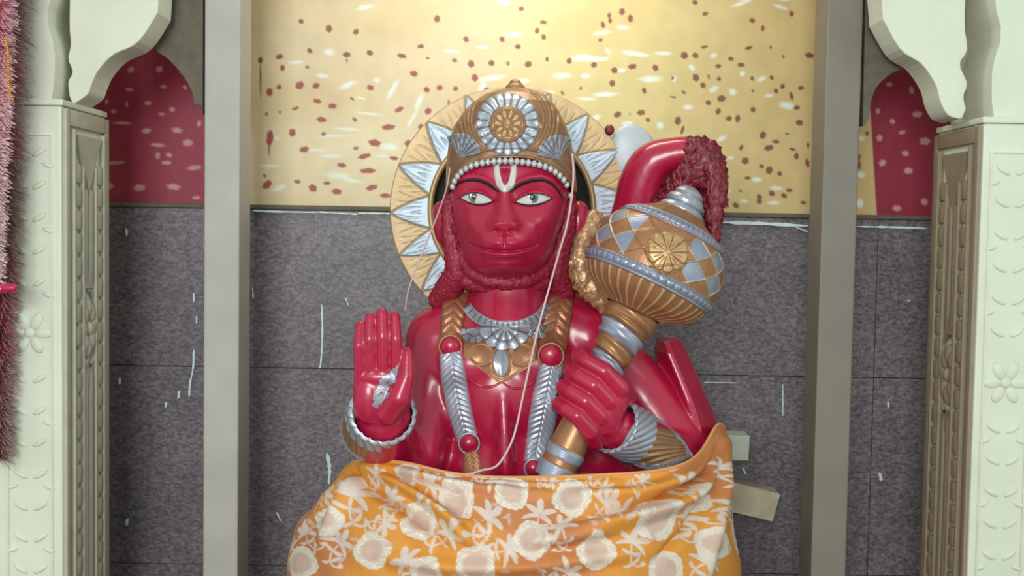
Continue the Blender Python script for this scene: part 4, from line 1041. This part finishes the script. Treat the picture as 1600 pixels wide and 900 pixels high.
# swags: ridges radiating from the two tied corners
def fold(pts, w, amp, x=cpx, y=cpy):
    Q = catmull(pts, 22); L_ = len(Q)-1
    dmin = np.full(x.shape, 1e9); ti = np.zeros(x.shape)
    for i in range(L_):
        a, b = Q[i], Q[i+1]; ab = b-a; tq = np.clip(((x-a[0])*ab[0]+(y-a[1])*ab[1])/(ab@ab), 0, 1)
        d = np.hypot(x-a[0]-tq*ab[0], y-a[1]-tq*ab[1]); m = d < dmin; dmin[m] = d[m]; ti[m] = (i+tq[m])/L_
    return amp*np.exp(-(dmin/w)**2)*np.sin(PI*np.clip(ti*.92+.06, 0, 1))**.7
F_ = np.zeros(cpx.shape)
for pts, w, a in (([(556, 728), (600, 742), (650, 772), (700, 812), (740, 850)], 7, 13), ([(552, 730), (570, 760), (600, 780), (660, 822), (700, 860)], 8, -9), ([(560, 724), (620, 732), (680, 752), (760, 768), (860, 772)], 7, 8),
                  ([(550, 732), (548, 760), (530, 800), (500, 850)], 8, 10), ([(556, 728), (620, 748), (690, 790), (760, 815)], 6, -9), ([(1110, 690), (1080, 735), (1000, 770), (900, 775)], 8, 10),
                  ([(1120, 690), (1090, 760), (1020, 800), (920, 830), (830, 845)], 10, 14), ([(1115, 690), (1085, 745), (1010, 785), (930, 802)], 7, -10), ([(1128, 690), (1125, 760), (1110, 830), (1100, 900)], 9, 11),
                  ([(1118, 700), (1108, 760), (1070, 830), (1020, 880)], 8, -9), ([(640, 727), (740, 752), (860, 756), (980, 748)], 5, 3), ([(700, 742), (800, 752), (930, 750), (1050, 736)], 4.5, -2.5),
                  ([(560, 722), (545, 750), (510, 790), (470, 840)], 7, -7), ([(600, 870), (720, 885), (860, 880), (1000, 860)], 12, 9)):
    F_ += fold(pts, w, a)
F_ *= 1.9
F_ += 2.0*np.sin(cpx*.045+cpy*.03)+1.2*np.sin(cpx*.11-cpy*.07)
Fm = F_*.001*ss(0, .03, vv)[:, None]
du_ = np.gradient(V, axis=1); dvv = np.gradient(V, axis=0); Nn = np.cross(du_, dvv); Nn /= np.linalg.norm(Nn, axis=-1)[..., None]+1e-12
if Nn[20, nu//2, 1] > 0: Nn = -Nn
V = V+Nn*Fm[..., None]
V[..., 2] = np.maximum(V[..., 2], .004)
# print: cloth coordinates in pattern units
ux = np.interp(u, np.linspace(0, 1, len(cloth_mid)), np.cumsum([0]+[math.dist(W(*a), W(*b))*1000 for a, b in zip(cloth_mid, cloth_mid[1:])]))
ux = (ux-np.interp(.5, u, ux)+850)[None, :]+0*cpx
uy = np.concatenate([[0], np.cumsum(np.linalg.norm(np.diff(V[:, nu//2], axis=0), axis=1))*1000])[:, None]+742+0*cpx
# in front the drawing coordinates follow the picture of the print
iL, iR = int(.17*nu), int(.86*nu); uS = ux.copy(); ux = cpx.copy()
ux[:, :iL] = cpx[:, iL:iL+1]-(uS[:, iL:iL+1]-uS[:, :iL]); ux[:, iR:] = cpx[:, iR-1:iR]+(uS[:, iR:]-uS[:, iR-1:iR])
uy = cpy*1.0
OR = np.array(lin((216, 140, 50))); OR2 = np.array(lin((192, 116, 70))); CRM = np.array(lin((214, 194, 184))); PK = np.array(lin((204, 172, 156)))
CC = np.zeros(V.shape)+OR
CC = mixc(CC, OR2, ss(-.2, .9, np.sin(ux*.016+1.4+1.2*np.sin(uy*.02)))*.9)
def pet(x, y, L_, w, ang, bend=0, c=CRM, a=.95):
    sel = (np.abs(ux-x) < L_*1.3+w) & (np.abs(uy-y) < L_*1.3+w)
    if not sel.any(): return
    dx = ux[sel]-x; dy = uy[sel]-y; ca_, sa_ = math.cos(ang), math.sin(ang)
    s = (dx*ca_+dy*sa_)/L_; t = (-dx*sa_+dy*ca_)-bend*L_*s*s
    sc_ = np.clip(s, 0, 1); ww = w*1.75*sc_**.75*(1-sc_**3)**.6
    m = (s > 0) & (s < 1); k_ = np.where(m, 1-ss(-.7, .7, np.abs(t)-ww), 0)*a
    CC[sel] = mixc(CC[sel], c, k_)
def flower(x, y, R):
    sel = (np.abs(ux-x) < R*1.3) & (np.abs(uy-y) < R*1.3)
    if not sel.any(): return
    dx = ux[sel]-x; dy = uy[sel]-y; r_ = np.hypot(dx, dy); a = np.arctan2(dy, dx)
    RR = R*1.06*(1+.05*np.abs(np.sin(a*8))+.06*np.cos(4*a+x))
    c = mixc(np.zeros((len(r_), 3))+PK, CRM, ss(.55, .8, r_/R)); gl = ss(.2, .7, np.sin(a*34)*np.sin(r_*1.9))*ss(.6, .75, r_/R)
    c = mixc(c, np.array(lin((250, 240, 205))), gl*.8)
    c = mixc(c, np.array(lin((205, 160, 134))), (gs(r_, R*.42, 2.2)*.22))
    CC[sel] = mixc(CC[sel], c, 1-ss(-.8, .8, r_-RR))
def spray(x, y, s, ang):
    cs, sn = math.cos(ang), math.sin(ang); sg = 1 if math.sin(x*7+y) > 0 else -1
    for a, l, w, b in ((0, 27, 5.2, .15*sg), (.62, 25, 5, .45), (-.62, 25, 5, -.45), (1.25, 20, 4.6, .75), (-1.25, 20, 4.6, -.75)):
        pet(x, y, l*s, w*s, ang+a, b)
    q = np.array([x, y], float); a = ang+PI
    for k_ in range(12):                     # curling stem
        q2 = q+4.2*s*np.array([math.cos(a), math.sin(a)]); pet(q[0], q[1], 6.5*s, 1.5*s, a)
        if k_ in (3, 7): pet(q[0], q[1], 15*s, 3.6*s, a+1.0*sg, .6*sg); pet(q[0], q[1], 12*s, 3.2*s, a-1.2*sg, -.6*sg)
        q = q2; a += sg*(.05+.035*k_)
    pet(q[0]-3*s*math.cos(a), q[1]-3*s*math.sin(a), 8*s, 4.5*s, a)
fls = [(713, 783, 27), (893, 780, 27), (800, 772, 24), (1020, 812, 30), (655, 815, 26), (515, 812, 22), (640, 742, 17), (830, 845, 27), (930, 860, 26), (585, 860, 26), (745, 880, 28), (1090, 780, 20), (1110, 850, 24), (1040, 890, 26), (470, 880, 24), (1150, 760, 20), (1175, 840, 24), (670, 895, 24)]
for f in fls: flower(*f)
sprs = [(552, 778, 1.3, -1.2), (612, 782, .95, -1.9), (672, 762, .9, -.8), (760, 812, 1.1, -.5), (765, 752, .8, .5), (842, 808, 1.05, -1.3), (945, 790, .9, -.6), (940, 762, .7, .9), (975, 800, .9, -2.2), (1075, 812, 1., -1.0), (1060, 762, .8, -2.4), (1118, 735, .8, -1.6), (1128, 800, .9, -1.3),
        (600, 820, .8, .4), (700, 838, 1., -.9), (790, 860, 1., -.3), (880, 830, .9, -2), (885, 895, 1., -.7), (985, 850, 1., -1.2), (640, 880, 1., -2), (530, 850, 1, -.8), (1150, 800, .9, -1.4), (1165, 720, .8, -1.4), (500, 775, .8, -1), (480, 835, .9, -1.8), (590, 745, .7, -.4), (705, 752, .7, -2.2), (860, 752, .6, .2), (1000, 752, .7, -.4), (1095, 880, 1., -.6)]
for s_ in sprs: spray(s_[0], s_[1], s_[2]*1.0, s_[3])
for k_ in range(150):
    x = rng.uniform(300, 1400); y = rng.uniform(915, 1500)
    if k_ % 3 == 0: flower(x, y, 26)
    else: spray(x, y, 1, rng.uniform(-3, 3))
for x, y in ((455, 745), (425, 800), (440, 860), (380, 770), (365, 840), (310, 800), (1180, 735), (1205, 790), (1190, 860), (1250, 760), (1245, 840), (1300, 800)):
    (flower(x, y, 22) if (x+y) % 2 else spray(x, y, .9, rng.uniform(-2, -1)))
for k_ in range(60): pet(rng.uniform(460, 1150), rng.uniform(735, 900), 14, 3, rng.uniform(0, 6.3), rng.uniform(-.6, .6), PK, .8)
CC = mixc(CC, np.array(lin((200, 132, 66))), np.clip(ss(.006, .0, vv)[:, None]+0*cpx, 0, 1)*.5)
cl = mesh_obj('draped_cloth', V, gridf(*V.shape[:2]), M['cloth'], None, CC)
sm = cl.modifiers.new('thick', 'SOLIDIFY'); sm.thickness = .0025; sm.offset = -1
tag(cl, 'orange and cream floral cloth wrapped round the lower half of the red statue', 'cloth')
# hem cord along the upper edge
V_, F2 = tube_pts([Vector(p)-Vector((0, .002, 0)) for p in Tw[40:520:4]], .0024, 8)
mesh_obj('hem', V_, F2, mat('hem_thread', lin((214, 150, 96)), .7), cl)

# ================================================================== THREAD, WOOD OFFCUTS, TINSEL
def thread(name, pts, r, lab):
    Q = catmull(pts, 90); V, Fc = tube_pts([W(*q) for q in Q], r, 8)
    o = mesh_obj(name, V, Fc, M['thread'], None); tag(o, lab, 'string'); return o
def yfront(x, y, gap=.004):
    h_ = hit(x, y, 0, .1); return h_.y-gap
thread('cotton_string', [(894, 240, chit(890, 240).y-.004), (896, 270, -.05), (893, 310, -.06), (885, 355, -.07), (872, 400, -.078), (858, 450, -.085), (843, 505, -.10), (830, 560, -.112), (818, 615, -.118), (806, 670, -.122), (795, 700, -.125), (776, 728, -.13), (752, 735, -.14), (738, 740, -.148), (728, 741, -.15)], .0017,
       'pale cotton string hanging from the crown down the chest, right of the face')
thread('cotton_string', [(703, 262, -.058), (699, 290, -.045), (686, 330, -.015), (668, 375, .0), (650, 420, .0), (638, 455, .01), (633, 485, .03)], .0013, 'thin cotton string slanting across the left side of the halo')
# offcuts of timber leaning behind the statue
def offcut(p0, p1, hw, Y, dep, mt, lab):
    a = Vector(W(*p0, Y)); b = Vector(W(*p1, Y)); d = (b-a).normalized(); n_ = Vector((-d.z, 0, d.x)); w_ = hw*SC(Y)
    mb = MB(); mb.prism([a-n_*w_, b-n_*w_*1.02, b+n_*w_*.96+d*.002, a+n_*w_], (0, dep, 0)); o = mb.build('wood_offcut', mt, None, smooth=False)
    m = o.modifiers.new('b', 'BEVEL'); m.width = .0015; m.segments = 2
    tag(o, lab, 'wood block', 'wood offcuts wedged behind the cloth'); return o
offcut((1060, 699), (1170, 700), 20, .43, .0575, M['palewood'], 'short pale whitewashed wood block sticking out, upper of the two')
offcut((1060, 758), (1213, 793), 23, .43, .0575, M['wood'], 'rough brown wood offcut tilted down to the right, lower of the two')

def tinsel(name, x0, y0, x1, y1, Y, R, n, cols, lab, cat='garland', seed=1):
    rg = np.random.default_rng(seed); Vs = []; Fs = []; Cs = []; k_ = 0
    root = empty(name, W(x1, y1, Y)); tag(root, lab, cat)
    for i in range(n):
        t = rg.uniform(); a = rg.uniform(0, 2*PI); c = W(x0+(x1-x0)*t, y0+(y1-y0)*t, Y)
        d = Vector((math.cos(a), math.sin(a), rg.uniform(-.7, .5))).normalized(); L_ = R*rg.uniform(.6, 1.1)*(1-.45*t)
        s_ = d.cross(Vector((rg.normal(), rg.normal(), rg.normal()))).normalized()*.0011
        band_ = cols[int((t*6.0)) % len(cols)] if len(cols) > 2 else cols[i % len(cols)]
        for j in range(4):
            u_ = j/3; q = c+d*L_*u_+Vector((0, 0, -.22*L_*u_*u_))
            Vs += [tuple(q-s_*(1-.5*u_)), tuple(q+s_*(1-.5*u_))]
            cc_ = mixc(np.array(band_), np.array(lin((238, 205, 215))), np.array((.85 if seed == 1 else .25)*u_**2)); Cs += [cc_, cc_]
        for j in range(3): Fs.append((k_+2*j, k_+2*j+1, k_+2*j+3, k_+2*j+2))
        k_ += 8
    mesh_obj('fringe', np.array(Vs), np.array(Fs), M['pink'], root, np.array(Cs), smooth=False)
    V, Fc = tube_pts([W(x0+(x1-x0)*t, y0+(y1-y0)*t, Y) for t in np.linspace(0, 1, 20)], .004, 8)
    mesh_obj('cord', V, Fc, M['magenta'], root)
    return root
pk = [lin((226, 96, 150)), lin((214, 80, 140)), lin((205, 70, 85)), lin((222, 140, 150)), lin((214, 170, 160)), lin((196, 165, 160))]
tg = tinsel('tinsel_garland', -6, -230, -16, 440, -.06, .042, 9000, pk, 'fluffy pink tinsel garland hanging at the left edge')
bdm = MB()
for i in range(26):
    t = i/25; bdm.ball(W(8+10*t+2*math.sin(t*6), 60+95*t, -.10), .0021, seg=10)
bdm.build('bead_string', M['bead'], tg)
tinsel('tinsel_garland', 6, -230, -4, 715, .02, .052, 8000, [lin((140, 52, 56)), lin((128, 76, 70)), lin((150, 60, 70)), lin((120, 78, 70))], 'dark red and brown tinsel garland behind the pink one, reaching lower', seed=4)
mg = MB(); mg.limb([W(-60, 452, -.06), W(20, 450, -.06)], [.0068, .0068], 18)
o = mg.build('plastic_tube', M['magenta']); tag(o, 'short glossy magenta plastic tube between the two tinsel garlands', 'tube')
